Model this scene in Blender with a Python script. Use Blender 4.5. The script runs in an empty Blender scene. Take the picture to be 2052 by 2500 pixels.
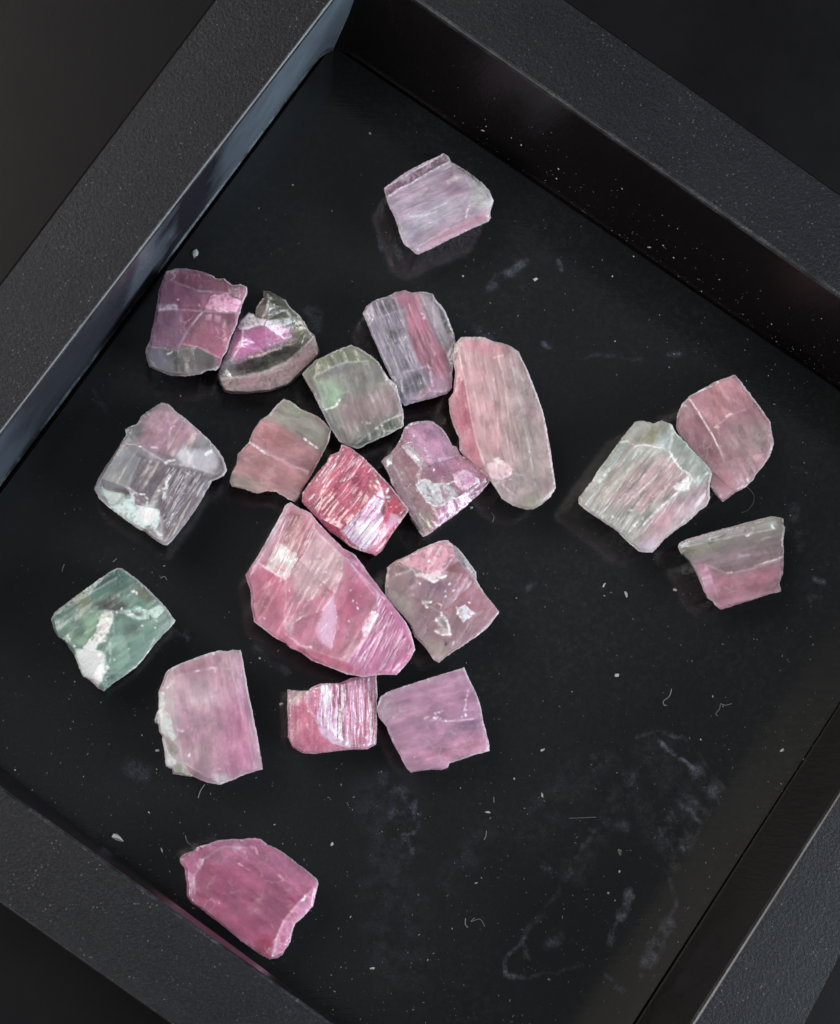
import bpy, bmesh, math, random
import numpy as np
from mathutils import Vector, Matrix, Quaternion, noise, geometry

# ------------------------------------------------------------------ camera, world, lamps
scene = bpy.context.scene
COL = scene.collection
W, H = 2052.0, 2500.0
S = 4.2e-5                      # metres per photo pixel at the tray floor
F = 4760.0                      # focal length in photo pixels
TILT = math.atan(932 / F)
DX, DY = 0.709, 0.705
DIST = F * S

cam_d = bpy.data.cameras.new('camera')
cam = bpy.data.objects.new('camera', cam_d)
COL.objects.link(cam)
rot = Quaternion((DY, -DX, 0.0), TILT)
fwd = rot @ Vector((0, 0, -1))
cam.location = -fwd * DIST
cam.rotation_mode = 'QUATERNION'
cam.rotation_quaternion = rot
cam_d.sensor_fit = 'VERTICAL'
cam_d.sensor_height = 24.0
cam_d.lens = 24.0 * F / H
cam_d.clip_start = 0.005
cam_d.clip_end = 50.0
scene.camera = cam

world = bpy.data.worlds.new('World')
scene.world = world
world.use_nodes = True
bg = world.node_tree.nodes['Background']
bg.inputs[0].default_value = (0.84, 0.92, 1.0, 1)
bg.inputs[1].default_value = 0.18

def area(name, loc, size, power, color):
    d = bpy.data.lights.new(name, 'AREA')
    d.shape = 'RECTANGLE'
    d.size, d.size_y = size
    d.energy = power
    d.color = color
    o = bpy.data.objects.new(name, d)
    o.location = loc
    o.rotation_mode = 'QUATERNION'
    o.rotation_quaternion = (-Vector(loc)).to_track_quat('-Z', 'Y')
    COL.objects.link(o)
    return o

area('window_light', (0.60, -0.20, 0.46), (0.50, 0.40), 8.4, (0.82, 0.91, 1.0))
area('ceiling_light', (-0.40, 0.30, 0.72), (0.40, 0.40), 6.0, (1.0, 0.94, 0.88))
area('room_light', (-0.50, -0.44, 0.36), (0.30, 0.30), 2.3, (1.0, 0.97, 0.93))  # added fill lamp, brightens the lower left sides of the crystals

scene.view_settings.view_transform = 'Standard'
scene.view_settings.look = 'None'
scene.view_settings.exposure = 0.0
scene.view_settings.gamma = 1.0

CAM = Vector(cam.location)
def unproj(px, py, z=0.0):
    """photo pixel -> the point of the plane at height z seen there"""
    v = rot @ Vector(((px - W / 2), -(py - H / 2), -F))
    t = (z - CAM.z) / v.z
    return CAM + v * t

# ------------------------------------------------------------------ helpers
def lin(c):
    out = []
    for v in c[:3]:
        v = v / 255.0
        out.append(v / 12.92 if v <= 0.04045 else ((v + 0.055) / 1.055) ** 2.4)
    return out

def tag(o, label=None, cat=None, group=None, kind=None):
    if label: o['label'] = label
    if cat: o['category'] = cat
    if group: o['group'] = group
    if kind: o['kind'] = kind
    return o

def link_mesh(name, verts, faces, mats, parent=None, loc=(0, 0, 0)):
    me = bpy.data.meshes.new(name)
    me.from_pydata([tuple(v) for v in verts], [], faces)
    me.update()
    for m in (mats if isinstance(mats, (list, tuple)) else [mats]):
        me.materials.append(m)
    o = bpy.data.objects.new(name, me)
    o.location = loc
    if parent: o.parent = parent
    COL.objects.link(o)
    return o

class NT:
    def __init__(self, name):
        self.mat = bpy.data.materials.new(name)
        self.mat.use_nodes = True
        self.t = self.mat.node_tree
        self.b = self.t.nodes['Principled BSDF']
    def n(self, typ, **kw):
        nd = self.t.nodes.new(typ)
        for k, v in kw.items():
            if k.startswith('i_'):
                key = k[2:]
                key = int(key) if key.isdigit() else key.replace('_', ' ')
                nd.inputs[key].default_value = v
            else:
                setattr(nd, k, v)
        return nd
    def l(self, a, b):
        self.t.links.new(a, b)
    def math(self, op, a, b=None, c=None, clamp=False):
        nd = self.n('ShaderNodeMath', operation=op, use_clamp=clamp)
        for i, v in enumerate((a, b, c)):
            if v is None: continue
            if isinstance(v, (int, float)): nd.inputs[i].default_value = v
            else: self.l(v, nd.inputs[i])
        return nd.outputs[0]
    def noise(self, vec, scale, detail=3, rough=0.5):
        nd = self.n('ShaderNodeTexNoise')
        nd.inputs['Scale'].default_value = scale
        nd.inputs['Detail'].default_value = detail
        nd.inputs['Roughness'].default_value = rough
        if vec is not None: self.l(vec, nd.inputs['Vector'])
        return nd.outputs['Fac']
    def ramp(self, fac, stops):
        nd = self.n('ShaderNodeValToRGB')
        els = nd.color_ramp.elements
        while len(els) < len(stops): els.new(0.5)
        for e, (p, c) in zip(els, stops):
            e.position = p
            e.color = (c, c, c, 1) if isinstance(c, (int, float)) else (*c, 1)
        self.l(fac, nd.inputs[0])
        return nd.outputs[0]
    def mix(self, fac, a, b, blend='MIX'):
        nd = self.n('ShaderNodeMix', data_type='RGBA', blend_type=blend)
        for sock, v in ((nd.inputs[0], fac), (nd.inputs[6], a), (nd.inputs[7], b)):
            if isinstance(v, (int, float)): sock.default_value = v
            elif isinstance(v, tuple): sock.default_value = (*v, 1) if len(v) == 3 else v
            else: self.l(v, sock)
        return nd.outputs[2]
    def bump(self, h, dist, strength=1.0, normal=None):
        nd = self.n('ShaderNodeBump')
        nd.inputs['Strength'].default_value = strength
        nd.inputs['Distance'].default_value = dist
        self.l(h, nd.inputs['Height'])
        if normal is not None: self.l(normal, nd.inputs['Normal'])
        return nd.outputs['Normal']

# ------------------------------------------------------------------ materials
def plastic(name, base, rough, grain=0.0, grain_rough=0.0, fleck=0.0, scratch=0.0, spec=0.5, bump=0.00002, attr=False, gscale=5200):
    m = NT(name)
    tc = m.n('ShaderNodeTexCoord').outputs['Object']
    col = m.mix(m.noise(tc, 90, 4), tuple(c * 0.75 for c in base), tuple(c * 1.25 for c in base))
    g = m.noise(tc, gscale, 2, 0.7)
    if grain:
        gm = m.ramp(g, [(0.50, 0.0), (0.72, 1.0)])
        col = m.mix(m.math('MULTIPLY', gm, grain), col, tuple(min(1, c * 8 + 0.008) for c in base))
    if fleck:
        f = m.n('ShaderNodeTexVoronoi', feature='F1')
        f.inputs['Scale'].default_value = 2300
        m.l(tc, f.inputs['Vector'])
        dots = m.ramp(f.outputs['Distance'], [(0.08, 1.0), (0.22, 0.0)])
        sel = m.ramp(m.noise(tc, 900, 2), [(0.50, 0.0), (0.62, 1.0)])
        fm = m.math('MULTIPLY', m.math('MULTIPLY', dots, sel), fleck)
        col = m.mix(fm, col, (0.22, 0.21, 0.20))
    if attr:
        at = m.n('ShaderNodeAttribute', attribute_name='residue').outputs['Color']
        sp = m.n('ShaderNodeSeparateColor')
        m.l(at, sp.inputs[0])
        brk = m.math('MULTIPLY', m.ramp(m.noise(tc, 520, 5, 0.7), [(0.42, 0.0), (0.66, 1.0)]), m.ramp(m.noise(tc, 3600, 3, 0.7), [(0.35, 0.35), (0.6, 1.2)]))
        rm = m.math('MULTIPLY', sp.outputs[0], brk, clamp=True)
        col = m.mix(rm, col, (0.105, 0.110, 0.145))
        # thin film of handling dust
        film = m.ramp(m.noise(tc, 38, 5, 0.6), [(0.42, 0.0), (0.80, 1.0)])
        film = m.math('MULTIPLY', film, m.ramp(m.noise(tc, 1500, 3, 0.7), [(0.45, 0.0), (0.75, 0.07)]))
        col = m.mix(film, col, (0.16, 0.17, 0.18))
        m.l(m.math('ADD', m.math('MULTIPLY', rm, 0.35), m.math('MULTIPLY_ADD', film, 0.8, rough)), m.b.inputs['Roughness'])
    else:
        un = m.math('MULTIPLY_ADD', m.math('SUBTRACT', m.noise(tc, 70, 5, 0.65), 0.5), 0.35, rough)
        m.l(m.math('ADD', un, 0.0, clamp=True), m.b.inputs['Roughness'])
    m.l(col, m.b.inputs['Base Color'])
    m.b.inputs['Specular IOR Level'].default_value = spec
    h = g
    if grain_rough:
        h = m.noise(tc, 3000, 4, 0.75)
        m.l(m.bump(h, bump * grain_rough), m.b.inputs['Normal'])
    elif scratch:
        mp = m.n('ShaderNodeMapping')
        mp.inputs['Rotation'].default_value = (0, 0, 0.5)
        mp.inputs['Scale'].default_value = (1, 14, 1)
        m.l(tc, mp.inputs['Vector'])
        m.l(m.bump(m.noise(mp.outputs[0], 120, 4, 0.7), bump * scratch), m.b.inputs['Normal'])
    return m.mat

M_FLOOR = plastic('glossy_black_acrylic', (0.0062, 0.0066, 0.0072), 0.13, attr=True, scratch=0.6, grain=0.13, gscale=9000)
M_WALL = plastic('satin_black_plastic', (0.0040, 0.0028, 0.0030), 0.36, spec=0.32, grain=0.06, scratch=3, fleck=0.10)
M_RIM = plastic('grained_black_plastic', (0.0022, 0.0024, 0.0040), 0.40, grain=0.40, grain_rough=3.4, fleck=0.35, spec=0.26)
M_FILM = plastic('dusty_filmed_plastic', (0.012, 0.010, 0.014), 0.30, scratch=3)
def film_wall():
    # painted bluish sheen on the upper left wall, with dark gaps for shade
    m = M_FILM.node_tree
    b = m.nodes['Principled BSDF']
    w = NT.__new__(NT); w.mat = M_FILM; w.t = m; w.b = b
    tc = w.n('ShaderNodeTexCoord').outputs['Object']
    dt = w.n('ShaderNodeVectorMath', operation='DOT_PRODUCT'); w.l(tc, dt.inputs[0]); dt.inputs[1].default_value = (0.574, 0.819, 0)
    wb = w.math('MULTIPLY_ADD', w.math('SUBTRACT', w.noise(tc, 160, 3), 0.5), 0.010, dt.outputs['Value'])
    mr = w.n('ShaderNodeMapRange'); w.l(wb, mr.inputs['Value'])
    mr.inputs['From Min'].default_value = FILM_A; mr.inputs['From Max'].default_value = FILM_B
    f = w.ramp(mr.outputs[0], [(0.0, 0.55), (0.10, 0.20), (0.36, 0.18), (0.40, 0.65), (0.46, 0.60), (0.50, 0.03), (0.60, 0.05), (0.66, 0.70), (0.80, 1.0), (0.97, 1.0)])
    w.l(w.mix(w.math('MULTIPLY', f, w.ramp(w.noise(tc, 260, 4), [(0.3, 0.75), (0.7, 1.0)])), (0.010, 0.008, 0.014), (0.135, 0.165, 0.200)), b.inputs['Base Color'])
def patchy(mat, dark):
    m = NT.__new__(NT); m.mat = mat; m.t = mat.node_tree; m.b = m.t.nodes['Principled BSDF']
    src = m.b.inputs['Base Color'].links[0].from_socket
    tc = m.n('ShaderNodeTexCoord').outputs['Object']
    m.l(m.mix(m.ramp(m.noise(tc, 240, 6, 0.75), [(0.42, 0.0), (0.60, 1.0)]), dark, src), m.b.inputs['Base Color'])
M_FOOT = plastic('scuffed_seam', (0.11, 0.13, 0.15), 0.4, grain=0.3)  # paler colour paints the highlight along the upper left wall foot
M_EDGE = plastic('worn_black_plastic_edge', (0.016, 0.018, 0.020), 0.38, grain=0.6)  # bevel highlight put into the lighter edge colour
M_TABLE = plastic('matt_black_table', (0.0026, 0.0024, 0.0032), 0.42, grain=0.04, bump=0.00001, grain_rough=1.0, spec=0.15)

patchy(M_FOOT, (0.02, 0.022, 0.027)); patchy(M_EDGE, (0.004, 0.004, 0.005))
def dustmat(name, c, rough=0.6):
    m = NT(name)
    tc = m.n('ShaderNodeTexCoord').outputs['Object']
    m.l(m.mix(m.noise(tc, 900, 2), tuple(v * 0.6 for v in c), c), m.b.inputs['Base Color'])
    m.b.inputs['Roughness'].default_value = rough
    return m.mat
M_DUST = dustmat('pale_mineral_dust', (0.42, 0.43, 0.42), 0.4)
M_DUST2 = dustmat('grey_mineral_dust', (0.13, 0.13, 0.12), 0.5)
M_LINT = dustmat('lint', (0.20, 0.21, 0.19))

def stone_material(name, gloss_rough, coat, stria, sss=1.0):
    m = NT(name)
    ax = m.n('ShaderNodeAttribute', attribute_name='axis_mm').outputs['Vector']
    colr = m.n('ShaderNodeAttribute', attribute_name='zone').outputs['Color']
    prm = m.n('ShaderNodeAttribute', attribute_name='finish').outputs['Color']
    sp = m.n('ShaderNodeSeparateColor'); m.l(prm, sp.inputs[0])
    clear, wear_lit, spark = sp.outputs[0], sp.outputs[1], sp.outputs[2]
    mp = m.n('ShaderNodeMapping'); mp.inputs['Scale'].default_value = (0.14, 3.2, 1.4)
    m.l(ax, mp.inputs['Vector'])
    st = m.noise(mp.outputs[0], 1.0, 4, 0.6)
    mp2 = m.n('ShaderNodeMapping'); mp2.inputs['Scale'].default_value = (0.45, 0.8, 0.8)
    m.l(ax, mp2.inputs['Vector'])
    cl = m.noise(mp2.outputs[0], 1.0, 5, 0.62)
    gr = m.noise(ax, 9.0, 3, 0.75)
    fine = m.noise(ax, 2.6, 5, 0.7)
    v = m.math('MULTIPLY_ADD', m.math('SUBTRACT', st, 0.5), 0.36, 1.0)
    v = m.math('MULTIPLY', v, m.math('MULTIPLY_ADD', m.math('SUBTRACT', cl, 0.5), 0.35, 1.0))
    v = m.math('MULTIPLY', v, m.math('MULTIPLY_ADD', m.math('SUBTRACT', gr, 0.5), 0.5, 1.0))
    v = m.math('MULTIPLY', v, m.math('MULTIPLY_ADD', m.math('SUBTRACT', fine, 0.5), 0.25, 1.0))
    vv = m.n('ShaderNodeCombineColor')
    for i in range(3): m.l(v, vv.inputs[i])
    c = m.mix(1.0, colr, vv.outputs[0], 'MULTIPLY')
    # healed fractures and veils: thin pale lines inside the crystal
    vo = m.n('ShaderNodeTexVoronoi', feature='DISTANCE_TO_EDGE')
    vo.inputs['Scale'].default_value = 0.55
    wv = m.n('ShaderNodeVectorMath', operation='MULTIPLY_ADD')
    nz = m.n('ShaderNodeTexNoise'); nz.inputs['Scale'].default_value = 0.8; nz.inputs['Detail'].default_value = 4
    m.l(ax, nz.inputs['Vector'])
    m.l(nz.outputs['Color'], wv.inputs[0]); wv.inputs[1].default_value = (1.6, 1.6, 1.6); m.l(ax, wv.inputs[2])
    m.l(wv.outputs[0], vo.inputs['Vector'])
    veil = m.ramp(vo.outputs['Distance'], [(0.0, 1.0), (0.035, 0.0)])
    vsel = m.ramp(m.noise(ax, 0.7, 2), [(0.50, 0.0), (0.66, 1.0)])
    veil = m.math('MULTIPLY', m.math('MULTIPLY', veil, vsel), 0.40)
    c = m.mix(veil, c, (0.62, 0.58, 0.60))
    wn = m.math('MULTIPLY', wear_lit, m.ramp(fine, [(0.35, 0.25), (0.6, 1.0)]))
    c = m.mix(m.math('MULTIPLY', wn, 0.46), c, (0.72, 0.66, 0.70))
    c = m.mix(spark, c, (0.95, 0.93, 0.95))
    m.l(c, m.b.inputs['Base Color'])
    b = m.b
    b.inputs['Subsurface Weight'].default_value = sss
    b.inputs['Subsurface Radius'].default_value = (0.0050, 0.0036, 0.0042)
    b.inputs['Subsurface Scale'].default_value = 1.0
    b.inputs['IOR'].default_value = 1.62
    tr = m.math('MULTIPLY', clear, m.ramp(cl, [(0.35, 1.0), (0.65, 0.35)]))
    m.l(tr, b.inputs['Transmission Weight'])
    r = m.math('MULTIPLY_ADD', fine, 0.30, gloss_rough)
    m.l(m.math('SUBTRACT', r, m.math('MULTIPLY', spark, 0.3), clamp=True), b.inputs['Roughness'])
    b.inputs['Coat Weight'].default_value = coat
    b.inputs['Coat Roughness'].default_value = 0.12
    n1 = m.bump(st, 0.00007 * stria)
    n2 = m.bump(m.noise(ax, 0.8, 2, 0.5), 0.00003, 1.0, n1)
    m.l(n2, b.inputs['Normal'])
    return m.mat
M_STONE = {
    'satin': stone_material('satin_tourmaline', 0.25, 0.18, 0.32),
    'glossy': stone_material('glossy_tourmaline', 0.12, 0.45, 0.6, 0.9),
    'frosted': stone_material('frosted_tourmaline', 0.22, 0.15, 0.35, 1.0),
}

# ------------------------------------------------------------------ table and tray
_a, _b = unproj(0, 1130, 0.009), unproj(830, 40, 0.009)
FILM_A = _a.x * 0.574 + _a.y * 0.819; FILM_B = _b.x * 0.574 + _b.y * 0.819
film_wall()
HR = 0.0185                                     # rim height above the tray floor
def isect(l1, l2):
    (x1, y1), (x2, y2) = l1; (x3, y3), (x4, y4) = l2
    d = (x1 - x2) * (y3 - y4) - (y1 - y2) * (x3 - x4)
    a = x1 * y2 - y1 * x2; b = x3 * y4 - y3 * x4
    return ((a * (x3 - x4) - (x1 - x2) * b) / d, (a * (y3 - y4) - (y1 - y2) * b) / d)

def quad(lines, z):                              # lines: TL, TR, BR, BL -> corners top, right, bottom, left
    tl, tr, br, bl = lines
    return [unproj(*isect(a, b), z) for a, b in ((tl, tr), (tr, br), (br, bl), (bl, tl))]

rim_in = quad((((815, 0), (0, 1062)), ((1030, 10), (2052, 722)), ((2052, 1930), (1688, 2500)), ((0, 1918), (815, 2500))), HR)
rim_out = quad((((520, 0), (0, 690)), ((1400, 10), (2052, 472)), ((2052, 2343), (1972, 2500)), ((0, 2207), (414, 2500))), HR)
floor_c = quad((((850, 60), (0, 1207)), ((890, 165), (2052, 957)), ((2052, 1712), (1545, 2500)), ((0, 1872), (800, 2500))), 0.0)

def outset(c4, d):
    cen = sum(c4, Vector()) / 4
    return [p + Vector(((p - cen).x, (p - cen).y, 0)).normalized() * d for p in c4]

def rounded(c4, r, n=7):
    """corner-rounded loop of a quad, n points a corner"""
    out = []
    for i in range(4):
        p, a, b = c4[i], c4[i - 1], c4[(i + 1) % 4]
        u = (a - p).normalized(); v = (b - p).normalized()
        for k in range(n):
            t = k / (n - 1)
            out.append((1 - t) ** 2 * (p + u * r) + 2 * t * (1 - t) * p + t * t * (p + v * r))
    return out

NR = 7
tray = bpy.data.objects.new('display_tray', None)
tray.location = (0, 0, -0.0022)
tag(tray, 'square black plastic tray with a grained rim holding the loose crystals', 'tray')
COL.objects.link(tray)
TZ = Vector((0, 0, 0.0022))

def zq(loop, z):
    return [Vector((p.x, p.y, z)) for p in loop]

def strip(loops, closed=True, sel=None):
    """faces joining successive loops of equal length; sel = index list of the loop to use"""
    verts, faces = [], []
    m = len(sel) if sel else len(loops[0])
    for lp in loops:
        verts += [lp[i] + TZ for i in (sel or range(m))]
    for k in range(len(loops) - 1):
        for i in range(m if (closed and not sel) else m - 1):
            j = (i + 1) % m
            faces.append((k * m + i, k * m + j, (k + 1) * m + j, (k + 1) * m + i))
    return verts, faces

# loops from the floor edge up the wall, over the rim and down the outside
fl = rounded(floor_c, 0.0032, NR)
bevel = 0.00035
ri0 = rounded(outset(zq(rim_in, 0), 0.0), 0.0026, NR)
ro0 = rounded(zq(rim_out, 0), 0.004, NR)
def lerp(a, b, t): return [p.lerp(q, t) for p, q in zip(a, b)]
base_out = lerp(fl, ri0, 0.06)
fl1 = outset(fl, 0.0001); fl2 = outset(fl, 0.00045); fl3 = outset(fl, 0.00058)
groove_loops = [zq(fl, 0.0), zq(fl1, -0.0008), zq(fl2, -0.0008), zq(fl2, 0.0002)]
foot_loops = [zq(fl2, 0.0002), zq(fl3, 0.0006), zq(lerp(fl3, ri0, 0.04), 0.0011)]
wall_loops = [zq(lerp(fl3, ri0, 0.04), 0.0011),
              zq(lerp(fl, ri0, 0.5), HR * 0.5), zq(lerp(fl, ri0, 0.96), HR - 0.0006)]
edge_loops = [zq(lerp(fl, ri0, 0.96), HR - 0.0006), zq(ri0, HR - 0.00022), zq(lerp(ri0, ro0, 0.012), HR - 0.00005), zq(lerp(ri0, ro0, 0.035), HR)]
rim_loops = [zq(lerp(ri0, ro0, 0.035), HR), zq(lerp(ri0, ro0, 0.5), HR + 0.00003), zq(lerp(ri0, ro0, 0.97), HR)]
out_loops = [zq(lerp(ri0, ro0, 0.97), HR), zq(lerp(ri0, ro0, 0.995), HR - 0.00012), zq(ro0, HR - 0.0005), zq(lerp(ri0, ro0, 0.98), -0.0018), zq(lerp(ri0, ro0, 0.96), -0.0022)]

NT_ = 4 * NR
def side_sel(i):                                 # from the middle of corner i to the middle of corner i+1
    a = i * NR + NR // 2
    return [(a + k) % NT_ for k in range(NR + 1)]
side_names = ['upper right', 'lower right', 'lower left', 'upper left']
for i in range(4):
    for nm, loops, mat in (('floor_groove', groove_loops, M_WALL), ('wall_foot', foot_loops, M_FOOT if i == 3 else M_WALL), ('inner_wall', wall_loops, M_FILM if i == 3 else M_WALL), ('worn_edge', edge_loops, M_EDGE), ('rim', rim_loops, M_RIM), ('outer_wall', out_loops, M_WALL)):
        v, f = strip(loops, False, side_sel(i))
        f = [t[::-1] for t in f]
        o = link_mesh(nm, v, f, mat, tray)
        for p in o.data.polygons: p.use_smooth = nm != 'rim'

# floor of the tray: a grid carrying the residue smears
STROKES = [  # photo pixels: polyline, half width, strength
    ([(1610, 1812), (1650, 1842), (1690, 1872)], 5, 1.2), ([(1560, 1800), (1610, 1786), (1672, 1806), (1680, 1822)], 4, .5),
    ([(1697, 1885), (1725, 1915), (1752, 1950)], 17, .6), ([(1655, 1950), (1712, 2004)], 7, .6), ([(1672, 1945), (1735, 1985)], 9, .35),
    ([(1612, 1995), (1650, 2030), (1675, 2060)], 20, .5), ([(1668, 2068), (1676, 2078)], 7, 1.0),
    ([(1755, 1950), (1720, 2010), (1676, 2078)], 4, .35), ([(1555, 1890), (1500, 1975), (1470, 2010)], 6, .35),
    ([(1460, 2010), (1500, 2005), (1530, 2016)], 12, .35), ([(1460, 2010), (1405, 2095), (1395, 2130)], 6, .5),
    ([(1395, 2130), (1340, 2210), (1285, 2275)], 7, .25), ([(1278, 2290), (1284, 2330), (1283, 2365)], 5, .9),
    ([(1283, 2290), (1250, 2320), (1228, 2350), (1232, 2378), (1262, 2388), (1296, 2386)], 4, 1.1),
    ([(1300, 2380), (1380, 2370), (1430, 2355)], 3, .3), ([(1535, 2170), (1530, 2205), (1512, 2240)], 7, .9),
    ([(1545, 2190), (1525, 2235), (1500, 2275), (1488, 2303)], 7, .8), ([(1632, 2262), (1610, 2300), (1583, 2350)], 18, .8),
    ([(1600, 2330), (1565, 2385)], 8, .5), ([(1355, 2285), (1340, 2300), (1365, 2290)], 12, .4), ([(1330, 2110), (1338, 2125)], 9, .5),
    ([(945, 1905), (985, 1935), (1010, 1965)], 16, .35), ([(1010, 1955), (1022, 2000), (1000, 2035), (985, 2040)], 9, .75),
    ([(965, 1990), (1000, 2020)], 14, .4), ([(1005, 2050), (1008, 2080)], 6, .5), ([(950, 1880), (955, 1930)], 6, .4),
    ([(1192, 705), (1215, 680), (1250, 665), (1285, 640)], 9, .6), ([(1366, 640), (1370, 655)], 5, .6), ([(1275, 700), (1285, 695)], 6, .4),
    ([(1410, 872), (1500, 868), (1570, 880)], 4, .25), ([(1618, 876), (1655, 862)], 6, .8), ([(1325, 838), (1345, 850)], 5, .7),
    ([(1160, 785), (1190, 830)], 14, .2), ([(925, 580), (940, 620), (960, 650)], 6, .25), ([(975, 600), (985, 640)], 9, .3),
    ([(752, 755), (775, 775), (770, 800)], 14, .3), ([(430, 1540), (455, 1560), (440, 1548), (460, 1540)], 6, .8),
    ([(1050, 1320), (1066, 1345)], 9, .3), ([(1500, 1860), (1445, 1860)], 16, .2), ([(1450, 1880), (1440, 1860), (1465, 1865)], 8, .4),
    ([(1600, 2090), (1640, 2110)], 18, .25), ([(325, 1870), (345, 1885)], 22, .25), ([(620, 1580), (650, 1600), (700, 1640)], 10, .25),
    ([(1940, 1240), (1950, 1330), (1925, 1300)], 14, .3), ([(1990, 1415), (2010, 1420)], 7, .7), ([(1980, 1460), (2005, 1455)], 7, .4),
    ([(1735, 1300), (1725, 1330), (1710, 1345)], 3, .6), ([(230, 955), (255, 1000)], 6, .3), ([(1290, 1440), (1305, 1425)], 5, .4),
    ([(1640, 2150), (1650, 2210), (1600, 2330)], 5, .35), ([(1100, 2150), (1180, 2040)], 30, .10), ([(940, 1960), (965, 2100), (975, 2340)], 70, .10), ([(1600, 1830), (1640, 1900), (1660, 1980)], 45, .14), ([(1540, 1900), (1480, 2000), (1400, 2130)], 30, .16), ([(1560, 1960), (1620, 2060)], 30, .16), ([(1700, 1830), (1770, 1935)], 5, .35), ([(1700, 1980), (1640, 2110)], 6, .3), ([(1590, 1990), (1650, 2090)], 4, .5), ([(1630, 1970), (1690, 2060)], 4, .5),
    ([(1300, 2020), (1420, 1900)], 50, .10), ([(1480, 2380), (1520, 2420)], 5, .5), ([(380, 560), (470, 470), (560, 360)], 12, .0),
]
NG = 400
corners = [Vector((p.x, p.y, 0)) for p in outset(floor_c, -0.0)]
gv, gf = [], []
for j in range(NG + 1):
    for i in range(NG + 1):
        a = corners[0].lerp(corners[1], i / NG); b = corners[3].lerp(corners[2], i / NG)
        gv.append(a.lerp(b, j / NG))
for j in range(NG):
    for i in range(NG):
        k = j * (NG + 1) + i
        gf.append((k, k + NG + 1, k + NG + 2, k + 1))
XY = np.array([(p.x, p.y) for p in gv])
def segdist(XY, a, b):
    a = np.array(a); b = np.array(b); d = b - a
    t = np.clip(((XY - a) @ d) / max(1e-18, d @ d), 0, 1)
    return np.hypot(*(XY - a - t[:, None] * d).T)
res = np.zeros(len(XY))
wob = np.array([noise.noise_vector(Vector((x * 900, y * 900, 0)))[:2] for x, y in XY]) * 8 * S
for pl, w, st in STROKES:
    P = [tuple(unproj(*q))[:2] for q in pl]
    d = np.min([segdist(XY + wob, P[i], P[i + 1]) for i in range(len(P) - 1)], axis=0) / S
    res = np.maximum(res, st * np.clip(1.5 - d / w, 0, 1))
fo = link_mesh('floor_panel', [p - Vector((0, 0, 0.00001)) + TZ for p in gv], gf, M_FLOOR, tray)
ca = fo.data.color_attributes.new('residue', 'FLOAT_COLOR', 'POINT')
ca.data.foreach_set('color', np.repeat(np.column_stack([res, res, res, np.ones(len(res))]), 1, axis=0).ravel().astype(np.float32))

tb = 0.45
tv = [(-tb, -tb, -0.0022), (tb, -tb, -0.0022), (tb, tb, -0.0022), (-tb, tb, -0.0022)]
tt = link_mesh('table_surface', tv, [(0, 1, 2, 3)], M_TABLE)
tag(tt, kind='structure')

# ------------------------------------------------------------------ crystals
KAL = 0.85        # albedo = photo colour / KAL
EDGE = 2.9 * S

def refine(V, T, lmax):
    V = [Vector(v) for v in V]; T = [tuple(t) for t in T]
    for _ in range(12):
        mid, out, changed = {}, [], False
        def m(a, b):
            k = (a, b) if a < b else (b, a)
            if k not in mid:
                if (V[a] - V[b]).length > lmax:
                    V.append((V[a] + V[b]) / 2); mid[k] = len(V) - 1
                else: mid[k] = -1
            return mid[k]
        for a, b, c in T:
            x, y, z = m(a, b), m(b, c), m(c, a)
            n = (x >= 0) + (y >= 0) + (z >= 0)
            if n == 0: out.append((a, b, c)); continue
            changed = True
            if n == 3: out += [(a, x, z), (x, b, y), (z, y, c), (x, y, z)]
            elif n == 1:
                if x >= 0: out += [(a, x, c), (x, b, c)]
                elif y >= 0: out += [(b, y, a), (y, c, a)]
                else: out += [(c, z, b), (z, a, b)]
            else:
                if x < 0: p, q, r, s, t = a, b, c, y, z      # split bc (s), ca (t)
                elif y < 0: p, q, r, s, t = b, c, a, z, x
                else: p, q, r, s, t = c, a, b, x, y
                out += [(p, q, s), (p, s, t), (t, s, r)]
        T = out
        if not changed: break
    return V, T

def in_poly(X, Y, poly):
    r = np.zeros(len(X), bool)
    n = len(poly)
    for i in range(n):
        x1, y1 = poly[i]; x2, y2 = poly[(i + 1) % n]
        if y1 == y2: continue
        c = ((y1 > Y) != (y2 > Y)) & (X < (x2 - x1) * (Y - y1) / (y2 - y1) + x1)
        r ^= c
    return r

def project(P):
    """world points -> photo pixels"""
    R = np.array(rot.to_matrix())
    q = (P - np.array(CAM)) @ R
    return W / 2 + F * q[:, 0] / -q[:, 2], H / 2 - F * q[:, 1] / -q[:, 2]

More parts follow.
